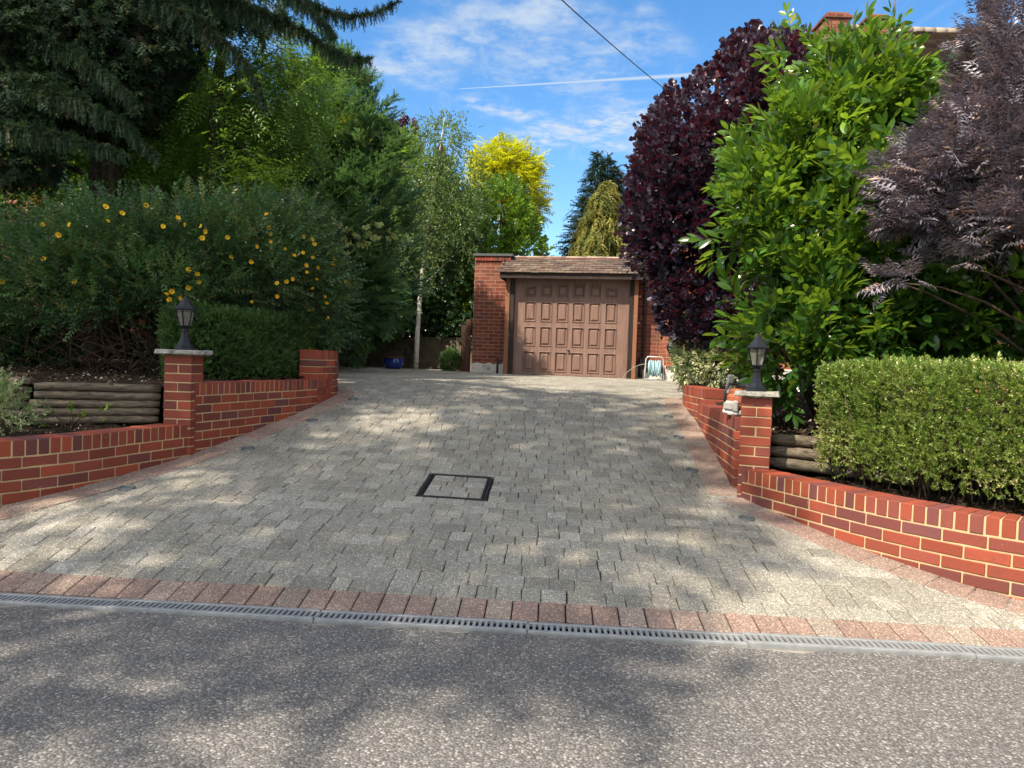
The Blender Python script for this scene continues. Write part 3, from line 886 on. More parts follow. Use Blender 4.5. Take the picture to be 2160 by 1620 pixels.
# leaf litter and chips lying on the beds
lf = tleaf(.035, .018, .2, .3, seg=2)
lt = Leaves()
def litter(n, box, z, sc_=(.4, 1.2)):
    P = np.c_[rng.uniform(box[0], box[1], n), rng.uniform(box[2], box[3], n), np.zeros(n)]
    P[:, 2] = z(P[:, 0], P[:, 1]) + .012
    D = rng.normal(size=(n, 3)); D[:, 2] *= .25
    lt.put([lf], P, D, rng.uniform(*sc_, n))
litter(2200, (-6, -2.95, 6.1, 8.4), lambda x, y: .93 + .07 * np.clip((y - 6) / 1.5, 0, 1) + .12 * np.clip((-2.6 - x) / 3, 0, 1) * np.clip((y - 6) / 2, 0, 1))
litter(300, (-3.7, -2.85, 5.0, 5.9), lambda x, y: .60 + 0 * x, (.3, .8))
litter(400, (2.05, 3.0, 5.6, 6.6), lambda x, y: .72 + .1 * np.clip((y - 5.7) / .8, 0, 1))
M['litter'] = leaf('dead_leaves', [(0, (.05, .03, .018)), (.6, (.12, .075, .045)), (.92, (.22, .16, .10)), (1, (.5, .45, .4))], (.2, .12, .06), .1)
lt.build('leaf_litter', M['litter'], None, 'stuff')

# ------------------------------------------------------------------ log edgings
def logs(label, pts, zs, r, lens=None, post=None):
    c = pts[0]; t = thing('log_edging', label, 'log edging', (c[0], c[1], zs[0] - r), 0, 'stacked log edgings of the beds')
    p = Path(pts, 20)
    for i, z in enumerate(zs):
        mb = MB(); a, b = (0, p.L) if lens is None else lens[i]
        us = np.linspace(a * 1.0, b, 14)
        P3 = [(*p(u), z + .004 * math.sin(u * 5 + i)) for u in us]
        rad = [r * (.8 if k in (0, 13) else 1 + .03 * math.sin(k * 1.7 + i * 2)) for k in range(14)]
        P3 = [P3[0]] + P3 + [P3[-1]]; rad = [r * .02] + rad + [r * .02]
        d0 = np.array(P3[1]) - np.array(P3[2]); 
        mb.tube(P3, rad, 14, cap=False, r=rng.random(3)); mb.build('log', M['log'], t)
    if post is not None:
        mb = MB(); mb.tube([(*post, zs[-1] - .1), (*post, zs[0] + .03)], .03, 10); mb.build('post', M['log'], t)
    return t
lz = [.915 - .066 * k for k in range(5)]
logs('stack of five weathered logs beside the shaded brick pillar, holding up the dark bed', [(-3.80, 5.60), (-3.4, 5.80), (-2.95, 5.98)], lz, .034, [(.03, .93), (.03, .93), (0, .925), (0, .92), (0, .915)], (-3.72, 5.71))
logs('short stack of weathered logs set higher behind the pale variegated shrub', [(-4.9, 5.30), (-4.3, 5.55), (-3.86, 5.70)], [.955 - .066 * k for k in range(5)], .034)
logs('three curved logs between the sunlit pillar and the bright clipped hedge', [(2.06, 5.66), (2.32, 5.52), (2.62, 5.22), (2.95, 4.8)], [.70, .605, .515], .046)

# ================================================================== garage
GO = (0.0, 14.7, .985); GR = -math.atan2(.174, .985)
t = gar = thing('garage', 'red brick garage with a brown panelled up-and-over door under a small tiled canopy', 'garage', GO, GR)
W, H = 2.33, 1.975
def gbox(name, c, h, m, ch=.004, parent=None):
    mb = MB(); mb.box(c, h, ch=ch); return mb.build(name, m, parent or t, False)
# brick body
mb = MB()
mb.box((-.545, .25 + 2.6, 1.23), (.385, 2.6, 1.22), ch=.002); mb.build('wall', M['gbrick'], t, False)
mb = MB(); mb.box((2.95, .25 + 2.6, 1.23), (.45, 2.6, 1.22), ch=.002); mb.build('wall', M['gbrick'], t, False)
mb = MB(); mb.box((1.165, 5.3, 1.23), (1.35, .1, 1.22), ch=.002); mb.build('back_wall', M['gbrick'], t, False)
mb = MB(); mb.box((1.2, .48, 2.30), (1.38, .1, .16), ch=.002); mb.build('lintel', M['gbrick'], t, False)
gbox('coping', (-.535, 2.85, 2.475), (.425, 2.66, .025), M['lead'])
gbox('coping', (2.96, 2.85, 2.475), (.48, 2.66, .025), M['lead'])
gbox('flat_roof', (1.2, 3.0, 2.40), (1.4, 2.4, .03), M['lead'])
mb = MB()
for i in range(12): mb.box((-.93 + .0375 + i * .0645, .246, 2.40), (.029, .03, .048), ch=.004)
mb.build('soldier_course', [M['brick']], t, False)
mb = MB()
def ragged(x0, x1, y, z1, n=14):
    xs = np.linspace(x0, x1, n); zt = z1 + rng.normal(size=n) * .012
    for i in range(n - 1):
        mb.add([(xs[i], y, -.08), (xs[i + 1], y, -.08), (xs[i + 1], y, zt[i + 1]), (xs[i], y, zt[i]), (xs[i], y + .03, zt[i]), (xs[i + 1], y + .03, zt[i + 1])], [(0, 1, 2, 3), (3, 2, 5, 4)])
ragged(-.93, -.17, .236, .19); mb.build('plinth', M['whitewash'], t, False)
mb = MB(); ragged(2.5, 3.4, .236, .24); mb.build('plinth', M['whitewash'], t, False)
# frame
gbox('jamb', (-.045, .0, .99), (.045, .10, 1.0), M['darkwood']); gbox('jamb', (W + .045, .0, .99), (.045, .10, 1.0), M['darkwood'])
for k in range(3): gbox('jamb_bead', (W + .02 + k * .028, -.103, .98), (.006, .006, .98), M['darkwood'], .002)
gbox('header', (W / 2, 0, 2.045), (W / 2 + .16, .105, .065), M['darkwood'])
gbox('cheek_board', (-.135, .065, .99), (.043, .185, 1.05), M['boards']); gbox('cheek_board', (W + .132, .065, .99), (.040, .185, 1.05), M['boards'])
# door
mb = MB(); cols = [(.09, .192), (.231, .333), (.371, .475), (.512, .616), (.654, .759), (.795, .898)]
rws = [(.036, .245), (.297, .503), (.552, .760)]; tops = [(.895, .92), (.928, .940), (.945, .945), (.945, .945), (.940, .928), (.92, .895)]; z4 = .808
def P2(u, v, y=0.): return (u * W, y, v * H)
xs = [0] + [q for c in cols for q in c] + [1]
zs = [0] + [q for c in rws for q in c] + [z4]
for i in range(len(xs) - 1):
    for j in range(len(zs) - 1):
        if i % 2 and j % 2: continue
        mb.quad(P2(xs[i], zs[j]), P2(xs[i + 1], zs[j]), P2(xs[i + 1], zs[j + 1]), P2(xs[i], zs[j + 1]), r=(.5, .5, .5))
    if i % 2:
        tl, tr = tops[i // 2]; mb.quad(P2(xs[i], tl), P2(xs[i + 1], tr), P2(xs[i + 1], 1), P2(xs[i], 1), r=(.5, .5, .5))
    else: mb.quad(P2(xs[i], z4), P2(xs[i + 1], z4), P2(xs[i + 1], 1), P2(xs[i], 1), r=(.5, .5, .5))
mb.add([P2(0, 0), P2(1, 0), P2(1, 0, .03), P2(0, 0, .03)], [(3, 2, 1, 0)])
door = mb.build('door', M['door'], t, False)
def panel(u0, u1, v0, vl, vr):
    mb = MB(); q = np.array([P2(u0, v0), P2(u1, v0), P2(u1, vr), P2(u0, vl)]); c = q.mean(0); rings = []
    for ins, y in ((0, 0), (0, -.010), (.012, -.014), (.022, .020), (.036, .022), (.066, -.002)):
        v = []
        for p, sx, sz in zip(q, (1, -1, -1, 1), (1, 1, -1, -1)): v.append((p[0] + sx * ins, y, p[2] + sz * ins))
        rings.append(v)
    V = [p for r_ in rings for p in r_]; F = []
    for k in range(len(rings) - 1):
        for i in range(4): F.append((k * 4 + i, k * 4 + (i + 1) % 4, k * 4 + 4 + (i + 1) % 4, k * 4 + 4 + i))
    n = (len(rings) - 1) * 4; F.append((n, n + 1, n + 2, n + 3)); mb.add(V, F, 0, rng.random(3) * .5 + .2)
    mb.build('panel', M['door'], door, False)
for c in range(6):
    for r_ in rws: panel(*cols[c], r_[0], r_[1], r_[1])
    panel(*cols[c], z4, *tops[c])
mb = MB(); mb.tube([(.49 * W, 0, .262 * H), (.49 * W, -.045, .262 * H)], .016, 10); mb.tube([(.49 * W - .045, -.05, .266 * H), (.49 * W + .045, -.05, .258 * H)], .010, 8); mb.build('handle', M['blackpl'], door, False)
# canopy
mb = MB(); yE, zE, yR, zR = -.34, 2.035, .44, 2.445; sl = math.atan2(zR - zE, yR - yE); ca, sa = math.cos(sl), math.sin(sl); nC = 7; Ls = (yR - yE) / ca / nC
for k in range(nC):
    for i in range(17):
        w = (W + .60) / 17; x = -.29 + (i + .5) * w + (k % 2) * w * .5 - w * .25
        yy, zz = yE + (k + .55) * Ls * ca, zE + (k + .55) * Ls * sa + .016
        tl = sl - .10; mb.box((x, yy, zz + rng.normal() * .003), (w / 2 - .002, Ls * .62, .008), ((1, 0, 0), (0, math.cos(tl), math.sin(tl)), (0, -math.sin(tl), math.cos(tl))), .003)
roof = mb.build('canopy_roof', M['tile'], t, False)
mb = MB()
for i in range(7):
    x0 = -.30 + i * (W + .62) / 7; mb.tube([(x0 + .006, yR + .03, zR - .035), (x0 + (W + .62) / 7 - .004, yR + .03, zR - .035)], .088 + rng.normal() * .002, 14)
mb.build('ridge', M['ridge'], roof, False)
gbox('fascia', (W / 2, yE + .045, zE - .045), (W / 2 + .27, .014, .055), M['darkwood'])
gbox('soffit', (W / 2, -.12, zE - .02), (W / 2 + .27, .155, .006), M['darkwood'])
for sx, nm in ((-.275, 'barge_board'), (W + .275, 'barge_board')):
    mb = MB(); mb.add([(sx, yE + .03, zE - .10), (sx, yE + .03, zE), (sx, yR, zR - .01), (sx, .25, zR - .01), (sx, .25, zE - .10), (sx + .02, yE + .03, zE - .10), (sx + .02, yE + .03, zE), (sx + .02, yR, zR - .01), (sx + .02, .25, zR - .01), (sx + .02, .25, zE - .10)],
                      [(4, 3, 2, 1, 0), (5, 6, 7, 8, 9), (0, 1, 6, 5), (1, 2, 7, 6), (0, 5, 9, 4)]); mb.build(nm, M['darkwood'], t, False)
mb = MB(); mb.tube([(2.64, .20, 0.18), (2.64, .19, 2.3)], .034, 12)
for z in (.5, 1.3, 2.0): mb.tube([(2.64, .20, z), (2.64, .20, z + .05)], .042, 12)
mb.tube([(2.60, .20, .02), (2.60, .20, .42)], .048, 12); mb.build('downpipe', M['blackpl'], t, False)
mb = MB(); mb.tube([(-.36, .20, -.05), (-.36, .20, .27)], .024, 10); mb.tube([(-.36, .20, .27), (-.352, .17, .32)], .018, 10); mb.build('vent_pipe', M['blackpl'], t, False)
for x, z in ((2.535, 1.66), (2.525, 1.12), (-.20, 1.18), (-.20, 1.78)):
    mb = MB(); mb.lathe([(.001, -.022), (.018, -.014), (.022, 0), (.018, .014), (.001, .022)], (x, .18, z), 12); mb.build('hook', M['white'], t, False)

# ================================================================== houses
def roof_courses(mb, a, b, c, d, n, th=.02):
    """tiled slope from the eaves line a-b up to the ridge line d-c: n lapped courses, each tilted out a little"""
    a, b, c, d = map(np.array, (a, b, c, d)); nr = np.cross(b - a, d - a); nr = nr / np.linalg.norm(nr)
    if nr[2] < 0: nr = -nr
    m_ = 24
    for k in range(n):
        q0, q1 = k / n, (k + 1.15) / n
        for i in range(m_):
            u0, u1 = i / m_, (i + 1) / m_; dz = rng.normal() * .006
            l = lambda u, q, h: (a + (b - a) * u) * (1 - q) + (d + (c - d) * u) * q + nr * h
            p = [l(u0, q0, th * 1.6 + dz), l(u1, q0, th * 1.6 + dz), l(u1, q1, .002 + dz), l(u0, q1, .002 + dz), l(u0, q0, dz - .01), l(u1, q0, dz - .01)]
            mb.add(p, [(0, 1, 2, 3), (4, 5, 1, 0)])

h = thing('house', 'brick house with a tiled roof, chimney and aerial rising behind the laurel and dark bushes', 'house', (12, 20, 1))
mb = MB(); mb.box((12.4, 19.6, 3.7), (6.4, 4.6, 2.85), ch=.01); mb.build('wall', M['hbrick'], h)
rf = MB(); e = [(5.6, 14.6, 6.5), (19.2, 14.6, 6.5), (19.2, 25.2, 6.5), (5.6, 25.2, 6.5)]; r1, r2 = (8.6, 20, 10.75), (19.2, 20, 10.75)
roof_courses(rf, e[0], e[1], r2, r1, 44, .03); roof_courses(rf, e[3], e[0], r1, r1, 44, .03); roof_courses(rf, e[2], e[3], r1, r2, 20, .03)
rfo = rf.build('roof', M['tile'], h)
mb = MB()
for i in range(34): mb.tube([(8.5 + i * .315, 20, 10.74), (8.5 + i * .315 + .31, 20, 10.74)], .13, 10)
mb.build('ridge', M['ridge'], rfo)
for (x0, x1, zt) in ((8.12, 8.78, 10.92), (9.25, 9.86, 10.9)):
    mb = MB(); mb.box(((x0 + x1) / 2, 19.9, 10.3), ((x1 - x0) / 2, .42, .5), ch=.01)
    mb.box(((x0 + x1) / 2, 19.9, 10.83), ((x1 - x0) / 2 + .05, .47, .04), ch=.01); mb.box(((x0 + x1) / 2, 19.9, zt), ((x1 - x0) / 2 - .03, .38, .06), ch=.02)
    mb.build('chimney', M['gbrick'], h)
mb = MB(); mb.tube([(10.1, 19.8, 10.6), (10.17, 19.8, 14.6)], [.026, .018], 8); mb.tube([(9.8, 19.8, 14.3), (10.6, 19.8, 14.45)], .012, 6); mb.build('aerial', M['alu'], h)
# low wing beside the garage
mb = MB(); mb.box((5.03, 17.0, 2.55), (2.08, 3.3, 1.75), ch=.004); mb.build('side_wing', M['hbrick'], h)
mb = MB(); mb.box((5.03, 17.0, 1.10), (2.095, 3.315, .17), ch=.02); mb.build('plinth', M['whitewash'], h)
mb = MB(); mb.box((5.03, 17.0, 4.34), (2.15, 3.37, .05), ch=.01); mb.build('coping', M['lead'], h)
mb = MB(); mb.lathe([(.001, -.11), (.10, -.10), (.125, -.05), (.125, .0)], (0, 0, 0), 20); o = mb.build('wall_light', M['black'], h, True)
o.data.transform(Matrix.Translation((3.06, 13.60, 1.62)) @ Matrix.Rotation(-math.pi / 2, 4, 'X') @ Matrix.Rotation(math.pi, 4, 'X'))
for x in (9.5, 13.0):
    mb = MB(); mb.box((x, 14.98, 4.6), (.7, .04, .6), ch=.01); w_ = mb.build('window', M['white'], h); mb = MB(); mb.box((x, 14.93, 4.6), (.62, .015, .52), ch=.004); mb.build('pane', M['pane'], w_)

h2 = thing('house', 'tile roofed house half hidden behind the dark conifer and leafy trees', 'house', (-9, 16, 1))
mb = MB(); mb.box((-8.6, 17.2, 3.0), (3.7, 5.4, 2.05), ch=.01); mb.build('wall', M['hbrick'], h2)
rf = MB(); roof_courses(rf, (-4.5, 23.2, 5.0), (-4.5, 11.4, 5.0), (-8.6, 11.4, 9.0), (-8.6, 23.2, 9.0), 34, .03); roof_courses(rf, (-12.7, 11.4, 5.0), (-12.7, 23.2, 5.0), (-8.6, 23.2, 9.0), (-8.6, 11.4, 9.0), 20, .03)
rf.build('roof', M['tile'], h2)
mb = MB(); mb.add([(-12.3, 11.8, 5.0), (-4.9, 11.8, 5.0), (-8.6, 11.8, 8.7), (-12.3, 22.6, 5.0), (-4.9, 22.6, 5.0), (-8.6, 22.6, 8.7)], [(0, 1, 2), (5, 4, 3), (0, 3, 4, 1)]); mb.build('gable', M['hbrick'], h2)
mb = MB(); mb.box((-4.58, 17.3, 4.93), (.03, 5.9, .09), ch=.004); mb.build('gutter_board', M['darkwood'], h2)
for y in (13.2, 15.6):
    mb = MB(); mb.box((-4.87, y, 3.9), (.05, .55, .6), ch=.01); w_ = mb.build('window', M['white'], h2); mb = MB(); mb.box((-4.81, y, 3.9), (.015, .48, .53), ch=.004); mb.build('pane', M['pane'], w_)

# rear boundary wall and a post beside the garage
mb = MB(); bw = [(-7.0, 18.6), (-4.4, 17.9), (-2.2, 17.3), (-1.05, 16.6), (-.4, 16.25)]
bp = Path(bw, 24); us = np.linspace(0, bp.L, 24)
for a, b in zip(us[:-1], us[1:]):
    p, q = bp(a), bp(b); mid = (p + q) / 2; tt = (q - p) / np.linalg.norm(q - p)
    mb.box((*mid, 1.33), (np.linalg.norm(q - p) / 2 + .001, .10, .42), (np.array([*tt, 0]), np.array([-tt[1], tt[0], 0]), np.array([0, 0, 1.])), .003, r=(.5, .5, .5))
o = mb.build('boundary_wall', M['render'], None); tag(o, 'old dull rendered wall in shade behind the birch and the blue pot', 'wall')
mb = MB(); mb.box((-.99, 15.6, 1.5), (.055, .055, .62), ch=.006); mb.box((-1.10, 15.64, 1.45), (.05, .012, .55), ch=.004)
tag(mb.build('fence_post', M['fence'], None), 'brown timber post against the shaded corner of the brick garage', 'post')

# ================================================================== small things
# blue pot
c = at(830, 771, 15.6)
t = thing('plant_pot', 'glazed blue bowl pot at the foot of the dull rendered wall', 'pot', (c[0], c[1], gz(c[0], c[1])))
mb = MB(); mb.lathe([(.13, 0), (.17, .02), (.215, .09), (.225, .16), (.205, .235), (.20, .25)], n=32, cap=True); mb.build('bowl', M['blue'], t, False)
mb = MB(); mb.lathe([(.20, .235), (.222, .24), (.228, .262), (.215, .272), (.185, .268), (.175, .23)], n=32, cap=False); mb.build('rim', M['fence'], t, False)
mb = MB(); mb.lathe([(.18, .22), (.001, .235)], n=20, cap=False); mb.build('compost', M['soil'], t, False)

# hose reel
c = at(1379, 800, 13.75)
t = thing('hose_reel', 'hose reel wound with pale blue hose standing by the black downpipe', 'hose reel', (c[0], c[1], gz(c[0], c[1])), -.15)
mb = MB()
for y in (-.10, .12):
    mb.tube([(-.18, y, 0.01), (-.17, y * .4, .20), (-.165, 0, .40), (-.13, 0, .45), (.13, 0, .45), (.165, 0, .40), (.17, y * .4, .20), (.18, y, .01)] if y < 0 else [(-.18, y, .01), (-.17, y * .5, .21)], .0115, 8)
mb.tube([(.17, .06, .21), (.18, .12, .01)], .0115, 8); mb.tube([(-.18, -.10, .02), (.18, -.10, .02)], .011, 8)
mb.build('frame', M['reel'], t, False)
mb = MB()
for k in range(10):
    th = np.linspace(0, 2 * math.pi, 26); rr = (.135 if k % 2 else .120) * (1 + .05 * math.sin(k * 2.1)); x = -.115 + .0255 * k
    mb.tube([(x + .012 * math.sin(a + k), rr * math.cos(a) * .8 - .01, .225 + rr * 1.12 * math.sin(a)) for a in th], .0125, 7, cap=False)
mb.tube([(-.03, -.12, .33), (-.02, -.15, .2), (.03, -.16, .08), (.08, -.14, .16), (.09, -.13, .30)], .0115, 8); mb.build('hose', M['hose'], t, False)
for x in (-.145, .145):
    mb = MB(); o = None; pr = [(.155, -.006), (.155, .006), (.03, .008)]
    mb.lathe([(.02, -.008), (.155, -.008), (.158, 0), (.155, .008), (.02, .008)], n=26); o = mb.build('drum_disc', M['blackpl'], t, False)
    o.data.transform(Matrix.Translation((x, 0, .22)) @ Matrix.Rotation(math.pi / 2, 4, 'Y') @ Matrix.Scale(.55, 4, (1, 0, 0)))
mb = MB(); mb.tube([(.15, 0, .22), (.26, -.01, .22)], .018, 10); mb.tube([(.225, -.01, .22), (.225, -.06, .29)], .014, 8); mb.tube([(.225, -.06, .29), (.29, -.06, .29)], .017, 8); mb.build('crank', M['orange'], t, False)
# hose tail looped against the wall
mb = MB(); mb.tube([(-.12 - .46 * math.sin(q * 1.75), .10 + .17 * min(1, q * 1.6), .165 + .145 * math.cos(q * math.pi)) for q in np.linspace(0, 1, 22)], .006, 6); mb.build('hose_tail', M['dusty'], t, False)

# power saw on the wall
t = thing('power_saw', 'dusty orange and grey power saw resting on the inner brick wall beside the sunlit pillar', 'saw', (1.90, 5.90, .867), 1.75)
mb = MB(); mb.box((0, 0, .115), (.13, .085, .065), ch=.03); mb.box((-.10, 0, .135), (.06, .075, .055), ch=.028); mb.box((.03, 0, .19), (.08, .06, .03), ch=.02)
for k in range(5): mb.box((-.155, -.04 + k * .02, .12), (.012, .004, .045), ch=.002)
mb.build('engine_body', M['orange'], t, False)
mb = MB(); mb.box((-.01, .088, .075), (.105, .022, .042), ch=.018); mb.box((-.09, .086, .075), (.03, .02, .05), ch=.015); mb.build('starter_cover', M['dusty'], t, False)
mb = MB(); mb.tube([(-.14, .02, .15), (-.19, .02, .20), (-.15, .02, .245), (-.05, .02, .25), (.03, .02, .225)], [.017, .018, .019, .018, .016], 10); mb.build('rear_handle', M['blackpl'], t, False)
mb = MB(); mb.tube([(.08, -.09, .10), (.09, -.10, .20), (.09, -.04, .255), (.09, .06, .255), (.08, .10, .19), (.07, .10, .10)], .012, 8); mb.build('front_handle', M['blackpl'], t, False)
mb = MB(); mb.box((.16, .02, .25), (.012, .032, .085), ((.97, 0, .25), (0, 1, 0), (-.25, 0, .97)), .011); mb.box((.135, .02, .185), (.03, .03, .02), ch=.012); mb.build('hand_guard', M['dusty'], t, False)
mb = MB(); mb.box((.21, -.055, .07), (.16, .008, .075), ch=.006); mb.lathe([(.001, 0), (.10, 0), (.10, .012), (.001, .012)], (0, 0, 0), 28); mb.build('blade_arm', M['dusty'], t, False)
mb = MB(); mb.box((.01, .02, .025), (.12, .075, .022), ch=.012); mb.build('base_foot', M['white'], t, False)

# overhead cable
mb = MB(); a, b = at(1120, -60, 7.0), at(1500, 258, 16.0)
mb.tube([a + (b - a) * u + np.array([0, 0, -.35 * 4 * u * (1 - u) * .25]) for u in np.linspace(-.6, 1.15, 30)], .0065, 6)
tag(mb.build('overhead_cable', M['blackpl'], None), 'thin black overhead cable sloping down across the sky to the purple bush', 'cable')

# ================================================================== plants
G = lambda r, g_, b: (r, g_, b)
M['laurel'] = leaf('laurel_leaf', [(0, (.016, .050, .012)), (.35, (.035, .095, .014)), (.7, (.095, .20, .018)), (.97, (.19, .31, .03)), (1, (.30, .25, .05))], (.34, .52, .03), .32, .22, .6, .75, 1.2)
M['smoke'] = leaf('smoke_bush_leaf', [(0, (.026, .021, .040)), (.55, (.044, .031, .056)), (.8, (.075, .032, .046)), (1, (.17, .036, .034))], (.26, .018, .035), .12, .36, .6, .7, 1.3)
M['elder'] = leaf('black_elder_leaf', [(0, (.09, .078, .098)), (.6, (.18, .16, .19)), (.93, (.29, .26, .29)), (1, (.34, .23, .17))], (.18, .11, .12), .18, .36, .6, .7, 1.35)
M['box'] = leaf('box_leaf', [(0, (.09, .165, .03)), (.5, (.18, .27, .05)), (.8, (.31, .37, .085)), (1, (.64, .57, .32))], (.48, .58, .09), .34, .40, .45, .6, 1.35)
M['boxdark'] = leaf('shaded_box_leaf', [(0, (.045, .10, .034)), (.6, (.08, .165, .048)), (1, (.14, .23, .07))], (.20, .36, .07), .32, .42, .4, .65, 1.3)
M['hyper'] = leaf('hypericum_leaf', [(0, (.026, .072, .030)), (.6, (.048, .115, .042)), (.94, (.085, .165, .05)), (1, (.18, .15, .05))], (.13, .26, .05), .28, .42, .45, .65, 1.3)
M['yew'] = leaf('dark_conifer_needles', [(0, (.018, .040, .023)), (.6, (.032, .064, .034)), (.95, (.055, .098, .042)), (1, (.10, .075, .04))], (.09, .17, .05), .22, .6, .2, .6, 1.3)
M['pinn'] = leaf('pinnate_leaf', [(0, (.05, .115, .016)), (.6, (.075, .16, .02)), (1, (.14, .22, .03))], (.26, .42, .03), .38, .45, .35, .7, 1.25)
M['cyp'] = leaf('cypress_spray', [(0, (.026, .080, .042)), (.5, (.055, .135, .06)), (.88, (.12, .21, .075)), (1, (.20, .29, .10))], (.20, .38, .09), .28, .5, .35, .65, 1.3)
M['birchleaf'] = leaf('birch_leaf', [(0, (.07, .125, .05)), (.6, (.12, .19, .075)), (1, (.21, .27, .12))], (.32, .46, .09), .36, .38, .35, .7, 1.3)
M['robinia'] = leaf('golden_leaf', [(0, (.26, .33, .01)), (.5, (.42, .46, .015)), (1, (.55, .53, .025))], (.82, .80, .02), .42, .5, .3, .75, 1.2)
M['bright'] = leaf('bright_shrub_leaf', [(0, (.04, .10, .014)), (.6, (.08, .18, .02)), (1, (.16, .27, .03))], (.30, .48, .04), .36, .35, .45, .7, 1.25)
M['darkcon'] = leaf('blue_conifer', [(0, (.018, .038, .026)), (.6, (.03, .058, .036)), (1, (.055, .09, .05))], (.06, .12, .05), .2, .55, .3, .65, 1.3)
M['goldcon'] = leaf('golden_conifer', [(0, (.05, .085, .025)), (.35, (.11, .14, .03)), (.7, (.24, .23, .05)), (1, (.36, .33, .09))], (.45, .42, .08), .3, .55, .3, .65, 1.25)
M['ivy'] = leaf('ivy_leaf', [(0, (.020, .052, .026)), (.6, (.036, .082, .036)), (1, (.065, .125, .048))], (.10, .20, .04), .25, .4, .45, .65, 1.3)
M['varieg'] = leaf('variegated_leaf', [(0, (.09, .18, .06)), (.35, (.22, .31, .12)), (.7, (.48, .52, .27)), (1, (.68, .68, .45))], (.5, .55, .22), .34, .4, .4, .75, 1.15)
M['maple'] = leaf('maple_leaf', [(0, (.10, .14, .035)), (1, (.24, .26, .08))], (.45, .5, .12), .4, .5, .3, .8, 1.2)
M['shade'] = leaf('shade_tree_leaf', [(0, (.03, .07, .015)), (1, (.07, .13, .02))], (.15, .3, .03), .2, .45)
M['purple'] = leaf('purple_tree_leaf', [(0, (.03, .012, .022)), (1, (.075, .028, .045))], (.22, .03, .05), .25, .5)

def plant(name, label, cat, base, group=None): return thing(name, label, cat, tuple(float(v) for v in base), 0, group)

# ---- cherry laurel
LL = tleaf(.150, .056, .10, .18, .5)
lau_sh = [shoot(.26, 8, LL, 58, (1, .85), seed=i, whorl=True, jit=.22) for i in range(4)]
lau_top = [shoot(.34, 9, LL, 46, (.95, .8), seed=10 + i, whorl=True, jit=.15) for i in range(3)]
lob = [lobe(1775, 240, 6.9, 105, 150), lobe(1690, 350, 6.7, 120, 110), lobe(1640, 460, 6.5, 95, 100), lobe(1690, 590, 6.4, 130, 125), lobe(1690, 720, 6.2, 95, 95, .5), lobe(1850, 520, 6.5, 190, 190),
       lobe(2050, 640, 6.3, 190, 140), lobe(2070, 660, 5.75, 165, 105, .4), lobe(1930, 700, 5.9, 120, 70, .35), lobe(1880, 330, 7.0, 115, 120), lobe(1765, 150, 7.0, 42, 55), lobe(1930, 300, 7.1, 35, 45), lobe(1900, 690, 6.2, 170, 100)]
base = (2.9, 6.6, .85)
t = plant('laurel_bush', 'tall glossy bright green laurel bush between the purple bush and the feathery black elder', 'bush', base)
P, N = crown(lob, 4900, (.5, 1.06), .26, 2.4, gap=-.28, gfreq=3.6, seed=31, zmin=.95)
D = mixd(N, .9, .25, .4)
rb = rng.random((len(P), 3)); rb[:, 0] = np.clip(.12 + .16 * (P[:, 2] - 1.2) + .36 * (rng.random(len(P)) - .3), 0, 1)  # paler towards the top: young growth, with sun and shade put into colour
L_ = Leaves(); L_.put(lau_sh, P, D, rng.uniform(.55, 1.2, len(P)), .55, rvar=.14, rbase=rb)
# inner, darker depth
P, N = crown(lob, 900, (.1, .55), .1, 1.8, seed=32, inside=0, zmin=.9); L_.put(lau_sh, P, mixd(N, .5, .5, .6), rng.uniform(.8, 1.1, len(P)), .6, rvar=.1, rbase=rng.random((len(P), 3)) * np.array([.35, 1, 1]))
# free-standing upright shoots at the top
mbs = MB(); limbs(mbs, [base, (3.1, 6.7, .85), (2.8, 6.5, .85)], lob, 26, .035, .006, .1, 5)
for (x, y, Y, n) in ((1762, 105, 7.0, 3), (1740, 150, 6.95, 4), (1795, 160, 6.9, 4), (1950, 175, 7.1, 2), (1930, 260, 7.0, 4), (1660, 240, 6.7, 4), (1700, 200, 6.8, 4), (1830, 210, 6.9, 5), (1560, 390, 6.5, 4), (1540, 470, 6.45, 4), (1590, 300, 6.6, 4)):
    for k in range(n):
        tip = at(x + rng.normal() * 16, y + rng.normal() * 14, Y + rng.normal() * .1); ctr = lob[1][0] if x < 1620 else at(1790, 330, 6.9)
        d = nrm((tip - ctr) * np.array([.5, .4, 1.]) + np.array([0, 0, .5])); b = tip - d * .42
        mbs.tube([b - d * .5, b, tip], [.010, .008, .004], 5)
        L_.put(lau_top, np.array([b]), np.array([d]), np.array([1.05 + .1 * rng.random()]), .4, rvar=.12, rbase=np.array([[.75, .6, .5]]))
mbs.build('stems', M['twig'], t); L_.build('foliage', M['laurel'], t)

# ---- purple smoke bush
SL = tleaf(.072, .060, .08, .10, .55, tipw=.43)
sm_sh = [shoot(.16, 7, SL, 62, (1, .8), seed=40 + i, whorl=True, jit=.25) for i in range(4)]
sm_ro = [shoot(.06, 7, SL, 70, (1.1, .9), seed=50 + i, whorl=True, jit=.2) for i in range(3)]
lob = [lobe(1470, 370, 9.0, 130, 165), lobe(1590, 262, 9.1, 108, 148), lobe(1650, 200, 9.2, 90, 105), lobe(1435, 480, 8.9, 105, 120), lobe(1500, 600, 8.8, 110, 110), lobe(1555, 710, 8.6, 85, 75), lobe(1620, 450, 9.2, 130, 200), lobe(1485, 300, 9.05, 75, 60), lobe(1560, 215, 9.1, 60, 60)]
base = (2.95, 9.0, .98)
t = plant('smoke_bush', 'large dark purple smoke bush arching over the raised planter beside the garage', 'bush', base)
L_ = Leaves(); P, N = crown(lob, 8200, (.62, 1.0), .13, 2.0, gap=-.95, gfreq=2.5, seed=41, zmin=1.25)
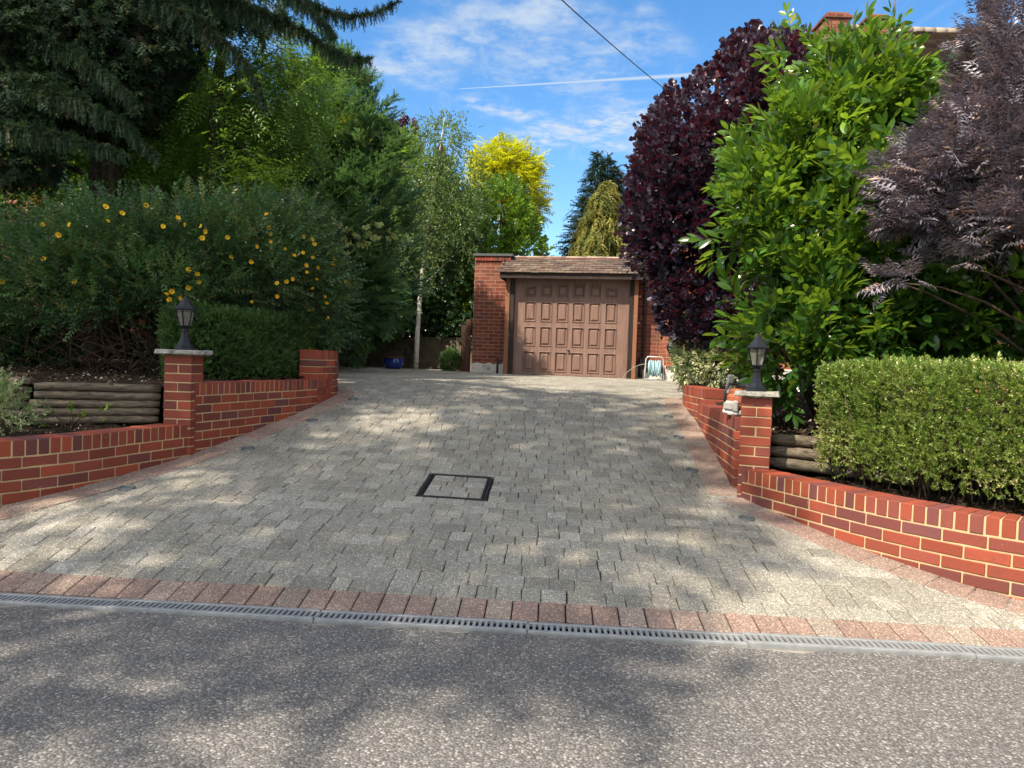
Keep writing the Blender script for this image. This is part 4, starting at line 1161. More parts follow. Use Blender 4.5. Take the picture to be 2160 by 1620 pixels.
yr = lambda P: np.c_[np.clip(.10 + .17 * (P[:, 2] - 2.2) + .4 * (rng.random(len(P)) - .4), 0, 1), rng.random((len(P), 2))]  # redder up the bush: young leaves, plus backlit glow put into the colour
L_.put(sm_sh, P, mixd(N, .75, .45, .35), rng.uniform(.8, 1.2, len(P)), .5, rvar=.12, rbase=yr(P))
P, N = crown(lob, 2600, (.97, 1.05), .13, 2.0, gap=-.3, gfreq=2.5, seed=41, zmin=1.25)
L_.put(sm_ro, P, mixd(N, .9, .3, .25), rng.uniform(.9, 1.25, len(P)), .4, rvar=.12, rbase=yr(P))
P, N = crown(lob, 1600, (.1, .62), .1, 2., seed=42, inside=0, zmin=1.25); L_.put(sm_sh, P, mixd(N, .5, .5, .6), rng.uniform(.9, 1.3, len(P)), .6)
mbs = MB(); limbs(mbs, [base, (3.1, 9.1, .98)], lob, 22, .03, .006, .15, 6)
sh2 = [shoot(.36, 13, SL, 50, (1, .7), seed=60 + i, whorl=True, jit=.2) for i in range(3)]
for (x, y) in ((1405, 205), (1430, 190), (1475, 150), (1490, 140), (1512, 150), (1535, 125), (1560, 105), (1585, 95), (1600, 110), (1632, 90), (1655, 85), (1690, 95), (1370, 260), (1350, 300), (1335, 350), (1385, 235), (1450, 180), (1620, 120), (1700, 60), (1672, 100), (1332, 420), (1340, 520), (1730, 110), (1870, 95), (1830, 75)):
    tip = at(x, y, 9.1 + rng.normal() * .2); d = nrm((tip - at(1530, 400, 9.1)) * np.array([.6, .4, 1.]) + np.array([0, 0, .6])); b = tip - d * .40
    if x > 1720: b = tip - np.array([0, 0, .4]); d = np.array([0, 0, 1.])
    mbs.tube([b - d * .8, b, tip], [.010, .007, .003], 5); L_.put(sh2, np.array([b]), np.array([d]), np.array([1.0]), .4, rvar=.15, rbase=np.array([[.95, .6, .5]]))
mbs.build('stems', M['twig'], t); L_.build('foliage', M['smoke'], t)

# ---- feathery black elder
nl = tleaf(.066, .016, .1, .25, .4, seg=2)
def lace(seed):
    r = np.random.default_rng(seed); it = [(tstem(.13, .0025), (0, 0, 0), (0, 1, 0), (0, 0, 1), 1)]
    for i in range(4):
        q = .25 + .22 * i
        for s in (-1, 1):
            b = np.array([0, q * .13, 0]); d = np.array([s * .9, .75, -.25]) + r.normal(size=3) * .12; d /= np.linalg.norm(d); le = 1.05 - .12 * i
            it.append((nl, b, d, (0, 0, 1), le))
            for w_, o in ((.45, .6), (.65, -.6)):
                p = b + d * .060 * le * w_; dd = d + o * np.array([-d[1], d[0], 0]); it.append((nl, p, dd, (0, 0, 1), .55))
    it.append((nl, (0, .125, 0), (0, 1, -.2), (0, 0, 1), 1.0))
    return compose(it)
lac = [lace(i) for i in range(4)]
lob = [lobe(2130, 250, 5.4, 105, 125, .5), lobe(2025, 310, 5.4, 95, 55, .45), lobe(1985, 365, 5.3, 110, 36, .45), lobe(2120, 390, 5.3, 130, 70, .5), lobe(2050, 465, 5.2, 110, 32, .4), lobe(2130, 500, 5.1, 110, 55, .5),
       lobe(2145, 150, 5.5, 85, 90, .5), lobe(2150, 50, 5.5, 55, 65, .4), lobe(1915, 410, 5.3, 60, 26, .3), lobe(2230, 330, 5.3, 140, 230, .7), lobe(1895, 590, 5.15, 42, 9, .18), lobe(1985, 555, 5.15, 55, 12, .22), lobe(1930, 470, 5.2, 50, 16, .22)]
base = (4.75, 5.5, .75)
t = plant('elder_bush', 'feathery near black elder bush overhanging the laurel and the bright clipped hedge', 'bush', base)
L_ = Leaves(); P, N = crown(lob, 5600, (.45, 1.04), .3, 2.8, gap=-.4, gfreq=5, seed=51, inside=.5)
out = nrm(P - np.array([4.3, 5.4, 1.2])); D = nrm(out * .8 + N * .35 + rng.normal(size=P.shape) * .3 + np.array([0, 0, -.12]))
L_.put(lac, P, D, rng.uniform(.9, 1.35, len(P)), .35, rvar=.2)
mbs = MB(); limbs(mbs, [base, (4.9, 5.6, .75)], lob, 24, .022, .004, .5, 7); mbs.build('stems', M['twig'], t); L_.build('foliage', M['elder'], t)

# ---- clipped box hedges
BLf = tleaf(.020, .011, .12, .1, .5, seg=2)
bx = [shoot(.045, 9, BLf, 55, (1, .8), seed=70 + i, whorl=True, pairs=False, jit=.3) for i in range(5)]
def hedge(name, label, pts, side, z0, z1, dep, n, mat, seed, size=1., group='clipped box hedges'):
    p = Path(pts, 40); m_ = p(p.L / 2); t = plant('box_hedge', label, 'hedge', (m_[0], m_[1], z0), group)
    def frame(u):
        a, b = p(np.clip(u - .02, 0, p.L)), p(np.clip(u + .02, 0, p.L)); return a, b
    us = rng.random(n); fc = rng.random(n); Pn, Nn = [], []
    A = np.array([p.L * (z1 - z0), p.L * dep, dep * (z1 - z0) * 2]); A = A / A.sum()
    for i in range(n):
        k = rng.choice(3, p=A); u = us[i] * p.L
        if k == 2: u = 0. if rng.random() < .5 else p.L
        a, b = p(max(u - .03, 0)), p(min(u + .03, p.L)); tt = (b - a) / np.linalg.norm(b - a); nn = np.array([-tt[1], tt[0]]) * side; c = p(u)
        dd = rng.random() * dep; zz = z0 + (z1 - z0) * rng.random()
        if k == 0: dd = 0; no = np.array([*(-nn), .15])
        elif k == 1: zz = z1; no = np.array([*(-nn * .1), 1.])
        else: no = np.array([*(tt * (-1 if u == 0 else 1)), .1])
        # rounded arrises
        q = np.array([*(c + nn * dd), zz]); rr = .07
        ex = max(0, rr - (z1 - zz)); ey = max(0, rr - dd) if k != 0 else rr
        if k == 0 and ex > 0: q[:2] += nn * (rr - math.sqrt(max(rr * rr - ex * ex, 0))); no = no + np.array([0, 0, ex / rr])
        if k == 1 and dd < rr: q[2] -= (rr - math.sqrt(max(rr * rr - (rr - dd) ** 2, 0)))
        Pn.append(q); Nn.append(no)
    P, N = np.array(Pn), nrm(np.array(Nn))
    P = P + N * ((.022 * pn(P, 7, seed) + .014 * pn(P, 19, seed + 1)) - .055 * rng.random(len(P)) ** 1.5)[:, None]
    hole = pn(P, 10, seed + 3) + .5 * pn(P, 23, seed + 4) < -1.02
    P = P - N * (hole * .07)[:, None]
    stray = rng.random(len(P)) < .012; P = P + N * (stray * rng.uniform(.02, .06, len(P)))[:, None]
    low = (P[:, 2] - z0) < .10; keep = ~low | (rng.random(len(P)) < .55); P, N = P[keep], N[keep]
    L_ = Leaves(); L_.put(bx, P, mixd(N, .75, .35, .4), rng.uniform(.6, 1.3, len(P)) * size, .6, rvar=.28, rbase=np.clip(rng.random((len(P), 3)) * np.array([.7, 1, 1]) + np.c_[.22 * pn(P, 3.5, seed + 6) + .12, P[:, 0] * 0, P[:, 0] * 0], 0, 1))
    mb = MB(); r = np.random.default_rng(seed)
    # woody inside: a dense dark tangle of twigs
    for i in range(int(p.L * 60)):
        u = r.random() * p.L; a = p(max(u - .03, 0)); b = p(min(u + .03, p.L)); tt = (b - a) / np.linalg.norm(b - a); nn = np.array([-tt[1], tt[0]]) * side; c = p(u) + nn * (.08 + r.random() * max(dep - .16, .02))
        e = np.array([*(c + r.normal(size=2) * .10), z0 + (z1 - z0) * (.25 + .6 * r.random())]); b0 = np.array([*c, z0 - .10]); mdl = (b0 + e) / 2 + r.normal(size=3) * .03
        mb.tube([b0, mdl, e], [.006, .005, .002], 4)
    mb.build('stems', M['twig'], t)
    # inner leaf mass so that no daylight passes straight through
    n2 = int(n * .25); u = rng.random(n2) * p.L; C = np.array([p(v) for v in u]); T2 = np.array([p(min(v + .02, p.L)) - p(max(v - .02, 0)) for v in u]); T2 = nrm(T2); NN = np.c_[-T2[:, 1], T2[:, 0]] * side
    Q = np.c_[C + NN * (.06 + rng.random(n2) * (dep - .12))[:, None], z0 + .08 + (z1 - z0 - .14) * rng.random(n2)]
    L_.put(bx, Q, rng.normal(size=Q.shape), rng.uniform(1.0, 1.6, n2) * size, .8, rvar=.28)
    L_.build('foliage', mat, t)
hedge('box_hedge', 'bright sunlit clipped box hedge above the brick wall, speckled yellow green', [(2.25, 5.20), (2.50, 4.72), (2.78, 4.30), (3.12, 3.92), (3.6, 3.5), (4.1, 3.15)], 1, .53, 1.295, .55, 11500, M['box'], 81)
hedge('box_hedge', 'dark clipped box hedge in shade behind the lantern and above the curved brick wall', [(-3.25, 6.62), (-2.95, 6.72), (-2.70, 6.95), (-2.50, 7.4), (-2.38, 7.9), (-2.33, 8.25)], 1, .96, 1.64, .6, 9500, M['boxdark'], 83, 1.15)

# ---- hypericum with yellow flowers
HL = tleaf(.054, .019, .1, .15, .42, seg=2)
hy = [shoot(.20, 6, HL, 62, (1, .75), pairs=True, seed=90 + i, jit=.18, droop=.1) for i in range(4)]
lob = [lobe(70, 560, 7.0, 150, 85), lobe(240, 520, 7.2, 170, 100), lobe(430, 500, 7.5, 150, 85), lobe(560, 530, 7.8, 130, 95), lobe(660, 570, 8.3, 78, 105, .55), lobe(330, 600, 7.1, 150, 55, .5), lobe(120, 620, 6.9, 140, 60, .5), lobe(690, 640, 8.45, 40, 70, .35), lobe(520, 590, 7.6, 110, 55, .5), lobe(600, 470, 8.2, 100, 45, .5), lobe(-60, 600, 6.9, 90, 90), lobe(10, 660, 7.0, 90, 60, .5)]
base = (-3.6, 7.5, 1.02)
HYB = plant('hypericum_bush', 'broad arching bush dotted with yellow flowers above the dark clipped hedge', 'bush', base)
L_ = Leaves(); P, N = crown(lob, 6400, (.5, 1.08), .28, 2.6, gap=-.5, gfreq=4.5, seed=91, zmin=1.12)
out = nrm(P - np.array([-3.7, 7.7, .6])); D = nrm(out * .7 + N * .4 + rng.normal(size=P.shape) * .35 + np.array([0, 0, -.15]))
L_.put(hy, P, D, rng.uniform(.75, 1.2, len(P)), .45, rvar=.2)
P, N = crown(lob, 1800, (.1, .6), .1, 1.9, seed=92, inside=0, zmin=1.25); L_.put(hy, P, mixd(N, .5, .3, .6), rng.uniform(.9, 1.3, len(P)), .6)
mbs = MB(); limbs(mbs, [(-4.3, 7.3, 1.0), (-3.9, 7.2, 1.0), (-3.6, 7.3, 1.0), (-3.2, 7.4, 1.0), (-3.4, 7.7, 1.0), (-5.0, 7.2, 1.0), (-2.9, 8.0, 1.0)], lob, 60, .013, .003, .1, 8)
for i in range(60):
    b = np.array([rng.uniform(-5.2, -2.9), rng.uniform(7.0, 7.8), .98]); e = b + np.array([rng.normal() * .45, rng.normal() * .3 - .1, rng.uniform(.3, .75)]); mbs.tube([b, (b + e) / 2 + rng.normal(size=3) * .06, e], [.007, .005, .002], 4)
mbs.build('stems', M['twig'], HYB); L_.build('foliage', M['hyper'], HYB)
HLOB = lob
def hit_lobes(x, y, lobes):
    d = ray(x, y); best = None
    for c, r in lobes:
        o = (CAMP - c) / r; v = d / r; A = v @ v; B = 2 * o @ v; Cc = o @ o - 1; dis = B * B - 4 * A * Cc
        if dis > 0:
            tt = (-B - math.sqrt(dis)) / (2 * A)
            if best is None or tt < best: best = tt
    return None if best is None else CAMP + d * best
pet = tleaf(.026, .024, .10, -.25, .6)
fl_px = [(5, 592), (92, 547), (155, 592), (142, 473), (92, 474), (125, 495), (257, 451), (230, 464), (222, 437), (375, 461), (387, 473), (345, 478), (307, 434), (426, 478), (430, 488), (426, 503), (492, 545), (488, 541), (530, 552), (398, 568), (416, 576), (419, 593), (398, 606), (350, 622), (362, 615), (358, 633), (378, 630), (530, 637), (563, 453), (568, 480), (572, 495), (570, 510), (600, 525), (640, 500), (658, 505), (663, 515), (660, 543), (672, 565), (648, 575), (645, 560), (616, 588), (604, 594), (584, 625), (585, 598), (668, 590), (695, 535), (705, 545), (703, 560), (684, 626), (690, 638), (652, 657), (690, 670), (650, 725), (652, 735), (735, 600), (728, 595), (640, 533), (620, 540), (480, 500), (540, 520), (655, 690), (660, 610)]
for i, (x, y) in enumerate(fl_px):
    h_ = hit_lobes(x, y, HLOB)
    if h_ is None: h_ = at(x, y, 7.3 if x < 450 else 8.2)
    v = nrm(CAMP - h_); P0 = h_ + v * (.07 + .03 * rng.random()); ax = nrm(v + rng.normal(size=3) * .45 + np.array([0, 0, .25])); s_f = (.85 + .3 * rng.random()) * (1.12 if x < 450 else .95)
    u = nrm(np.cross(ax, [0, 0, 1.])); w = np.cross(ax, u); it = Leaves()
    for k in range(5):
        a = 2 * math.pi * k / 5 + i; rd = u * math.cos(a) + w * math.sin(a); it.put([pet], np.array([P0]), np.array([rd + ax * .35]), np.array([s_f]), .05, up=np.array([ax]), rvar=.1)
    o = it.build('flower', M['petal'], HYB)
    mb = MB(); mb.lathe([(.001, 0), (.006, .002), (.006, .008), (.001, .011)], (0, 0, 0), 8); c_ = mb.build('flower_centre', M['stamen'], o, True)
    c_.data.transform(Matrix.Translation(P0.tolist()) @ Vector(ax.tolist()).to_track_quat('Z', 'Y').to_matrix().to_4x4())

# ---- small plants of the beds
VL = tleaf(.034, .019, .1, .1, .55)
vs = [shoot(.10, 9, VL, 58, (1, .8), seed=110 + i, whorl=True) for i in range(3)]
lob = [lobe(8, 868, 5.05, 42, 50, .16), lobe(-30, 850, 5.0, 50, 55, .2)]
t = plant('variegated_shrub', 'small pale variegated shrub at the end of the shaded brick wall', 'shrub', (-3.6, 5.0, .6))
L_ = Leaves(); P, N = crown(lob, 230, (.4, 1.), .15, 2, seed=111); L_.put(vs, P, mixd(N, .7, .6, .3), rng.uniform(.7, 1.05, len(P)), .4, rvar=.2)
mbs = MB(); limbs(mbs, [(-3.58, 5.05, .6), (-3.7, 5.05, .6)], lob, 14, .007, .002, 0, 9); mbs.build('stems', M['twig'], t); L_.build('foliage', M['varieg'], t)

t = plant('young_plant', 'sparse young plant of thin bare stems and a few green leaves before the log stack', 'plant', (-3.32, 5.35, .6))
mbs = MB(); L_ = Leaves(); SPL = [shoot(.09, 5, tleaf(.05, .026, .1, .15, .5), 60, (1, .9), seed=120 + i, whorl=True) for i in range(3)]
for i in range(24):
    b = np.array([-3.32 + rng.normal() * .05, 5.35 + rng.normal() * .04, .59]); e = b + np.array([rng.normal() * .15, rng.normal() * .08, rng.uniform(.06, .21)])
    mbs.tube([b, (b + e) / 2 + np.array([0, 0, .02]), e], [.0035, .003, .0015], 4)
    if i % 3 == 0: L_.put(SPL, e[None] - nrm(e - b) * .03, nrm(e - b)[None], np.array([.75]), .3)
mbs.build('stems', M['twig'], t); L_.build('foliage', M['bright'], t)

RH = [shoot(.12, 8, tleaf(.07, .018, .1, .2, .5), 65, (1, .9), seed=130 + i, whorl=True) for i in range(3)]
lob = [lobe(20, 720, 7.2, 75, 65, .3), lobe(90, 750, 7.3, 55, 45, .25)]
t = plant('dark_shrub', 'low dark leafed shrub in deep shade behind the logs', 'shrub', (-5.0, 7.3, 1.05))
L_ = Leaves(); P, N = crown(lob, 620, (.3, 1.), .2, 2, seed=131); L_.put(RH, P, mixd(N, .7, .6, .3), rng.uniform(.8, 1.2, len(P)), .4)
mbs = MB(); limbs(mbs, [(-5.0, 7.3, 1.02)], lob, 12, .01, .003, 0, 10); mbs.build('stems', M['twig'], t); L_.build('foliage', M['hyper'], t)

PL = tleaf(.058, .020, .12, .2, .45)
ps = [shoot(.13, 11, PL, 60, (1, .8), seed=140 + i, whorl=True, droop=.12) for i in range(4)]
lob = [lobe(1456, 725, 9.0, 28, 58, .28), lobe(1474, 765, 8.8, 42, 40, .28), lobe(1515, 775, 8.5, 42, 36, .28), lobe(1444, 690, 9.1, 13, 26, .18), lobe(1460, 790, 8.9, 26, 20, .2)]
t = plant('variegated_bush', 'pale cream and green leafed bush in the raised planter by the garage wall', 'bush', (2.45, 9.0, .98))
L_ = Leaves(); P, N = crown(lob, 900, (.4, 1.02), .15, 2.4, seed=141, zmin=1.0); L_.put(ps, P, mixd(N, .7, .4, .4), rng.uniform(.75, 1.1, len(P)), .5, rvar=.25)
mbs = MB(); limbs(mbs, [(2.45, 9.0, .98), (2.6, 8.8, .98)], lob, 18, .009, .002, 0, 11); mbs.build('stems', M['twig'], t); L_.build('foliage', M['varieg'], t)

bs = at(952, 764, 15.7); lob = [(bs + np.array([0, 0, .02]), np.array([.20, .2, .22]))]
t = plant('ball_shrub', 'small clipped ball shrub in shade by the rendered wall beside the garage', 'shrub', (bs[0], bs[1], .98))
L_ = Leaves(); P, N = crown(lob, 500, (.6, 1.), .08, 2, seed=151); L_.put(bx, P, mixd(N, .8, .3, .3), rng.uniform(1.5, 2.2, len(P)), .5)
mbs = MB(); mbs.tube([(bs[0], bs[1], .95), (bs[0], bs[1], 1.2)], .02, 6); mbs.build('stem', M['twig'], t); L_.build('foliage', M['boxdark'], t)

# ---- maple sapling sprig
ML5 = compose([(tleaf(.085, .05, .08, .15, .5), (0, 0, 0), (math.sin(a), math.cos(a), 0), (0, 0, 1), s) for a, s in ((0, 1), (.8, .85), (-.8, .85), (1.6, .55), (-1.6, .55))])
t = plant('maple_sapling', 'maple sapling with a pale sunlit branch reaching out past the flowering bush', 'sapling', (-2.6, 9.0, 1.0))
mbs = MB(); pa = [np.array([-2.75, 9.05, .95]), at(640, 600, 9.0), at(690, 505, 9.0), at(735, 492, 8.95), at(785, 488, 8.9), at(818, 488, 8.85)]; mbs.tube(pa, [.014, .011, .008, .006, .004, .002], 6); mbs.tube([pa[2], at(715, 462, 8.95)], [.006, .002], 5); mbs.build('stem', M['twig'], t)
L_ = Leaves(); Pm = [at(x + rng.normal() * 6, y + rng.normal() * 7, 8.9 + rng.normal() * .08) for x, y in [(700, 500), (690, 520), (712, 465), (718, 480), (722, 500), (735, 495), (745, 500), (752, 488), (760, 505), (770, 488), (780, 495), (790, 486), (800, 496), (810, 488), (818, 495), (740, 512), (720, 515), (700, 535), (690, 550), (680, 530), (775, 510), (730, 530), (715, 545)] for _ in range(2)]
Pm = np.array(Pm); L_.put([ML5], Pm, np.tile([.45, -.25, -.75], (len(Pm), 1)) + rng.normal(size=Pm.shape) * .3, rng.uniform(.75, 1.1, len(Pm)), .4); L_.build('foliage', M['maple'], t)

# ================================================================== trees
def tree(name, label, cat, base, group=None): return plant(name, label, cat, base, group)
def trunk(mb, pts, r0, r1, n=10): mb.tube(pts, np.linspace(r0, r1, len(pts)), n)

# ---- dark drooping conifer overhanging the left side
yn = [needles(.24, 17, .030, .0055, 55, .12, seed=160 + i, taper=.35) for i in range(4)]
yf = [compose([(needles(.16, 12, .030, .006, 55, .1, seed=165 + i, taper=.4), (0, 0, 0), (0, 1, 0), (0, 0, 1), 1)] + [(needles(.09, 8, .027, .006, 55, .1, seed=170 + i + k, taper=.4), (0, .03 + .035 * k, 0), ((1 if k % 2 else -1) * .9, .9, -.2), (0, 0, 1), 1 - .15 * k) for k in range(4)]) for i in range(3)]
YB = (-5.1, 8.9, 1.05)
t = tree('conifer_tree', 'huge dark drooping conifer whose boughs hang over the flowering bush and across the sky', 'tree', YB)
mb = MB(); trunk(mb, [(*YB[:2], .9), (-5.1, 8.9, 3), (-5.0, 8.85, 6), (-4.95, 8.8, 10)], .26, .10, 12); mb.build('trunk', M['bark'], t)
def bough(pxs, Y0, Y1, dens=95, hang=1., thick=.02):
    n = len(pxs); pts = np.array([at(x, y, Y0 + (Y1 - Y0) * i / (n - 1)) for i, (x, y) in enumerate(pxs)]); P3 = []
    seg = np.r_[0, np.cumsum(np.linalg.norm(np.diff(pts, axis=0), axis=1))]; m_ = int(seg[-1] * dens * 1.7)
    f = lambda u: np.stack([np.interp(u, seg, pts[:, k]) for k in range(3)], -1)
    u = np.sort(rng.random(m_)) * seg[-1]; P = f(u); tng = nrm(f(np.minimum(u + .05, seg[-1])) - f(np.maximum(u - .05, 0)))
    L_ = Leaves(); q = u / seg[-1]
    D = nrm(np.c_[rng.normal(size=(m_, 2)) * .28, -np.ones(m_) * 1.15] + tng * .22)
    L_.put(yn, P + rng.normal(size=P.shape) * .018, D, (rng.uniform(.5, 1.25, m_)) * hang * (1.05 - .65 * q), 1.5, rvar=.15)
    D2 = nrm(tng + rng.normal(size=P.shape) * .55 + np.array([0, 0, .12])); L_.put(yf, P, D2, rng.uniform(.45, .8, m_) * (1.1 - .5 * q), .6, rvar=.15)
    mbx = MB(); mbx.tube(f(np.linspace(0, seg[-1], 14)), np.linspace(thick, .004, 14), 6)
    b = L_.build('bough', M['yew'], t); mbx.build('branch', M['bark'], b)
bough([(300, -90), (480, -60), (600, -20), (680, 22), (745, 36), (800, 24), (838, 4)], 7.6, 6.6, 120)
bough([(330, -60), (480, 0), (580, 40), (650, 70), (700, 108), (745, 124), (782, 124)], 7.8, 6.9, 120)
bough([(560, -60), (620, -20), (660, 30), (690, 60), (705, 80)], 7.0, 6.7, 110, .9)
bough([(300, -20), (420, 40), (500, 110), (540, 170), (560, 230)], 7.6, 7.0, 110, 1.1)
bough([(-60, 20), (60, 60), (160, 110), (240, 170), (290, 220)], 8.4, 7.2, 120, 1.2)
bough([(-60, 150), (60, 180), (170, 210), (260, 260), (330, 330)], 8.2, 7.1, 120, 1.2)
bough([(-60, 260), (40, 270), (130, 285), (210, 310), (270, 330)], 7.9, 7.0, 110, 1.0)
lob = [lobe(60, 60, 8.7, 170, 140), lobe(240, 70, 8.8, 170, 130), lobe(380, 0, 8.9, 110, 60), lobe(130, 220, 8.5, 170, 75), lobe(270, 190, 8.7, 80, 80), lobe(520, 0, 8.6, 80, 50), lobe(40, 330, 8.3, 110, 40), lobe(60, -160, 9.2, 280, 150)]
P, N = crown(lob, 12500, (.25, 1.05), .2, 1.6, gap=-.75, gfreq=2.6, seed=161, inside=.3)
D = nrm(N * .45 + np.array([.25, -.25, -.75]) + rng.normal(size=P.shape) * .4); L_ = Leaves(); L_.put(yf, P, D, rng.uniform(.9, 1.8, len(P)), .7, rvar=.15)
L_.build('crown', M['yew'], t)
mb = MB(); limbs(mb, [(-5.0, 8.85, 3.2), (-5.0, 8.85, 4.5), (-5, 8.8, 5.5)], lob, 26, .04, .008, .1, 12); mb.build('branches', M['bark'], t)

# ---- pinnate leaved small tree in front of the tiled house
WL = tleaf(.060, .023, .08, .15, .45, seg=2)
pw = [pinnate(.34, 6, WL, .25 + .1 * i) for i in range(3)]
lob = [lobe(600, 215, 9.4, 75, 75), lobe(490, 360, 9.2, 80, 60), lobe(640, 285, 9.6, 45, 45), lobe(470, 230, 9.3, 85, 110), lobe(420, 370, 9.1, 110, 65), lobe(560, 405, 8.9, 60, 55), lobe(540, 150, 9.5, 60, 60), lobe(350, 330, 9.3, 90, 80), lobe(660, 170, 9.7, 30, 40), lobe(590, 100, 9.6, 45, 40), lobe(300, 400, 9.0, 60, 40)]
b0 = at(440, 640, 9.2); base = (b0[0], b0[1], 1.05)
t = tree('pinnate_tree', 'slim tree of feather shaped green leaves on a dark twisting trunk', 'tree', base)
mb = MB(); tp = [np.array([base[0], base[1], .95]), at(442, 560, 9.2), at(447, 440, 9.2), at(450, 350, 9.2), at(453, 260, 9.2), at(458, 180, 9.25), at(470, 90, 9.3)]
trunk(mb, tp, .075, .03); limbs(mb, [tp[2], tp[3], tp[4], tp[5]], lob, 26, .028, .004, .08, 13)
for k in range(9): # climbing stems twisted about the trunk
    th = rng.random() * 6; mb.tube([p + np.array([.07 * math.cos(th + j * .9), .06 * math.sin(th + j * .9), 0]) for j, p in enumerate(tp)], .012, 5)
mb.build('trunk', M['bark'], t)
L_ = Leaves(); P, N = crown(lob, 2700, (.3, 1.05), .25, 1.8, gap=-.4, gfreq=3, seed=171, inside=.4)
L_.put(pw, P, nrm(N * .6 + np.array([.1, -.2, -.3]) + rng.normal(size=P.shape) * .45), rng.uniform(.8, 1.35, len(P)), .5, rvar=.2); L_.build('crown', M['pinn'], t)

# ---- lit cypress
cs = [compose([(needles(.22, 9, .045, .006, 38, .05, True, 180 + i, .6), (0, 0, 0), (0, 1, 0), (0, 0, 1), 1)] + [(needles(.13, 7, .035, .005, 38, .05, True, 185 + i + k, .6), (0, .03 + .045 * k, 0), ((1 if k % 2 else -1) * .8, 1, 0), (0, 0, 1), 1 - .12 * k) for k in range(4)]) for i in range(4)]
lob = [lobe(702, 150, 12.6, 34, 45), lobe(695, 220, 12.6, 70, 75), lobe(690, 320, 12.5, 115, 95), lobe(680, 430, 12.4, 130, 120), lobe(700, 560, 12.3, 125, 130), lobe(760, 330, 12.3, 70, 70), lobe(770, 440, 12.2, 75, 80), lobe(790, 260, 12.2, 35, 28), lobe(820, 560, 13.0, 60, 110), lobe(590, 400, 12.6, 90, 110), lobe(590, 560, 12.6, 90, 110)]
b0 = at(690, 772, 12.6); base = (b0[0], b0[1], 1.0)
t = tree('cypress_tree', 'tall feathery green cypress catching sun on its upper sprays beside the white stemmed birch', 'tree', base)
mb = MB(); trunk(mb, [(base[0], base[1], .9), at(690, 500, 12.6), at(697, 300, 12.6), at(702, 120, 12.6)], .14, .02); limbs(mb, [at(690, 500, 12.6), at(695, 350, 12.6), at(690, 600, 12.6), at(700, 220, 12.6)], lob, 24, .035, .006, -.1, 14); mb.build('trunk', M['bark'], t)
L_ = Leaves(); P, N = crown(lob, 7000, (.5, 1.06), .24, 2.2, gap=-.6, gfreq=3.2, seed=181, inside=.5)
L_.put(cs, P, nrm(N * .7 + np.array([.35, -.1, .38]) + rng.normal(size=P.shape) * .22), rng.uniform(1.0, 2.0, len(P)), .35, rvar=.18)
for (x, y, x2, y2) in ((770, 240, 842, 200), (770, 270, 850, 228), (760, 215, 800, 185), (745, 190, 765, 155), (780, 300, 835, 265), (700, 140, 704, 108), (730, 210, 775, 175)):
    a, b = at(x, y, 12.3), at(x2, y2, 12.1)
    for k in range(14): q = k / 14; L_.put(cs, (a + (b - a) * q + rng.normal(size=3) * .03)[None], nrm((b - a) + rng.normal(size=3) * .3 * np.linalg.norm(b - a))[None], np.array([1.15 - .4 * q]), .4)
L_.build('crown', M['cyp'], t)
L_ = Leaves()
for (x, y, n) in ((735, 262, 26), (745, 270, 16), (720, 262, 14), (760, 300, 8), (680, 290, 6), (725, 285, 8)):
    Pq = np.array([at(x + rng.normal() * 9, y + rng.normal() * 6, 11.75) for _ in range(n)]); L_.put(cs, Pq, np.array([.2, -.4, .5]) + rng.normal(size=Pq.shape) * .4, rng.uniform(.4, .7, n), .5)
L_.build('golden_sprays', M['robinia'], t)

# ---- silver birch
BL2 = tleaf(.060, .046, .06, .15, .42, seg=2)
bsh = [shoot(.26, 7, BL2, 70, (1, .8), seed=190 + i, whorl=True, jit=.45, droop=.55, upz=False) for i in range(5)]
BY = 16.4
lob = [lobe(935, 300, BY, 60, 52), lobe(905, 380, BY, 78, 60), lobe(965, 390, BY, 60, 60), lobe(880, 450, BY, 70, 55), lobe(945, 470, BY, 75, 60), lobe(985, 450, BY, 38, 50), lobe(910, 540, BY, 68, 50), lobe(965, 540, BY, 48, 48), lobe(840, 420, BY, 34, 55), lobe(850, 510, BY, 40, 40), lobe(925, 265, BY, 35, 25), lobe(900, 590, BY, 42, 28)]
b0 = at(877, 777, BY); base = (b0[0], b0[1], 1.0)
t = tree('birch_tree', 'slender white stemmed birch with small shimmering leaves beside the brick garage', 'tree', base)
mb = MB(); tp = [np.array([base[0], base[1], .9]), at(880, 715, BY), at(884, 650, BY), at(888, 605, BY), at(893, 540, BY), at(905, 460, BY), at(918, 380, BY), at(930, 300, BY), at(938, 245, BY)]
mb.tube(tp, [.062, .056, .052, .046, .036, .028, .02, .012, .005], 12)
mb.tube([tp[3], at(872, 570, BY), at(850, 535, BY), at(828, 495, BY), at(812, 460, BY)], [.028, .022, .017, .011, .004], 8)
mb.tube([tp[4], at(915, 510, BY), at(940, 440, BY), at(962, 380, BY)], [.022, .018, .012, .004], 8); mb.tube([tp[3], at(915, 580, BY), at(950, 545, BY), at(985, 520, BY)], [.016, .012, .008, .003], 6)
mb.tube([tp[3], at(860, 585, BY), at(838, 560, BY), at(818, 545, BY)], [.014, .01, .007, .003], 6)
mb.build('trunk', M['birch'], t)
mb = MB(); limbs(mb, tp[4:8], lob, 40, .012, .003, .1, 15); mb.build('branches', M['twig'], t)
L_ = Leaves(); P, N = crown(lob, 3300, (.2, 1.08), .25, 2., gap=-.45, gfreq=3.4, seed=191, inside=.3)
L_.put(bsh, P, nrm(N * .45 + np.array([0, 0, -.45]) + rng.normal(size=P.shape) * .45), rng.uniform(.75, 1.15, len(P)), 1., rvar=.22)
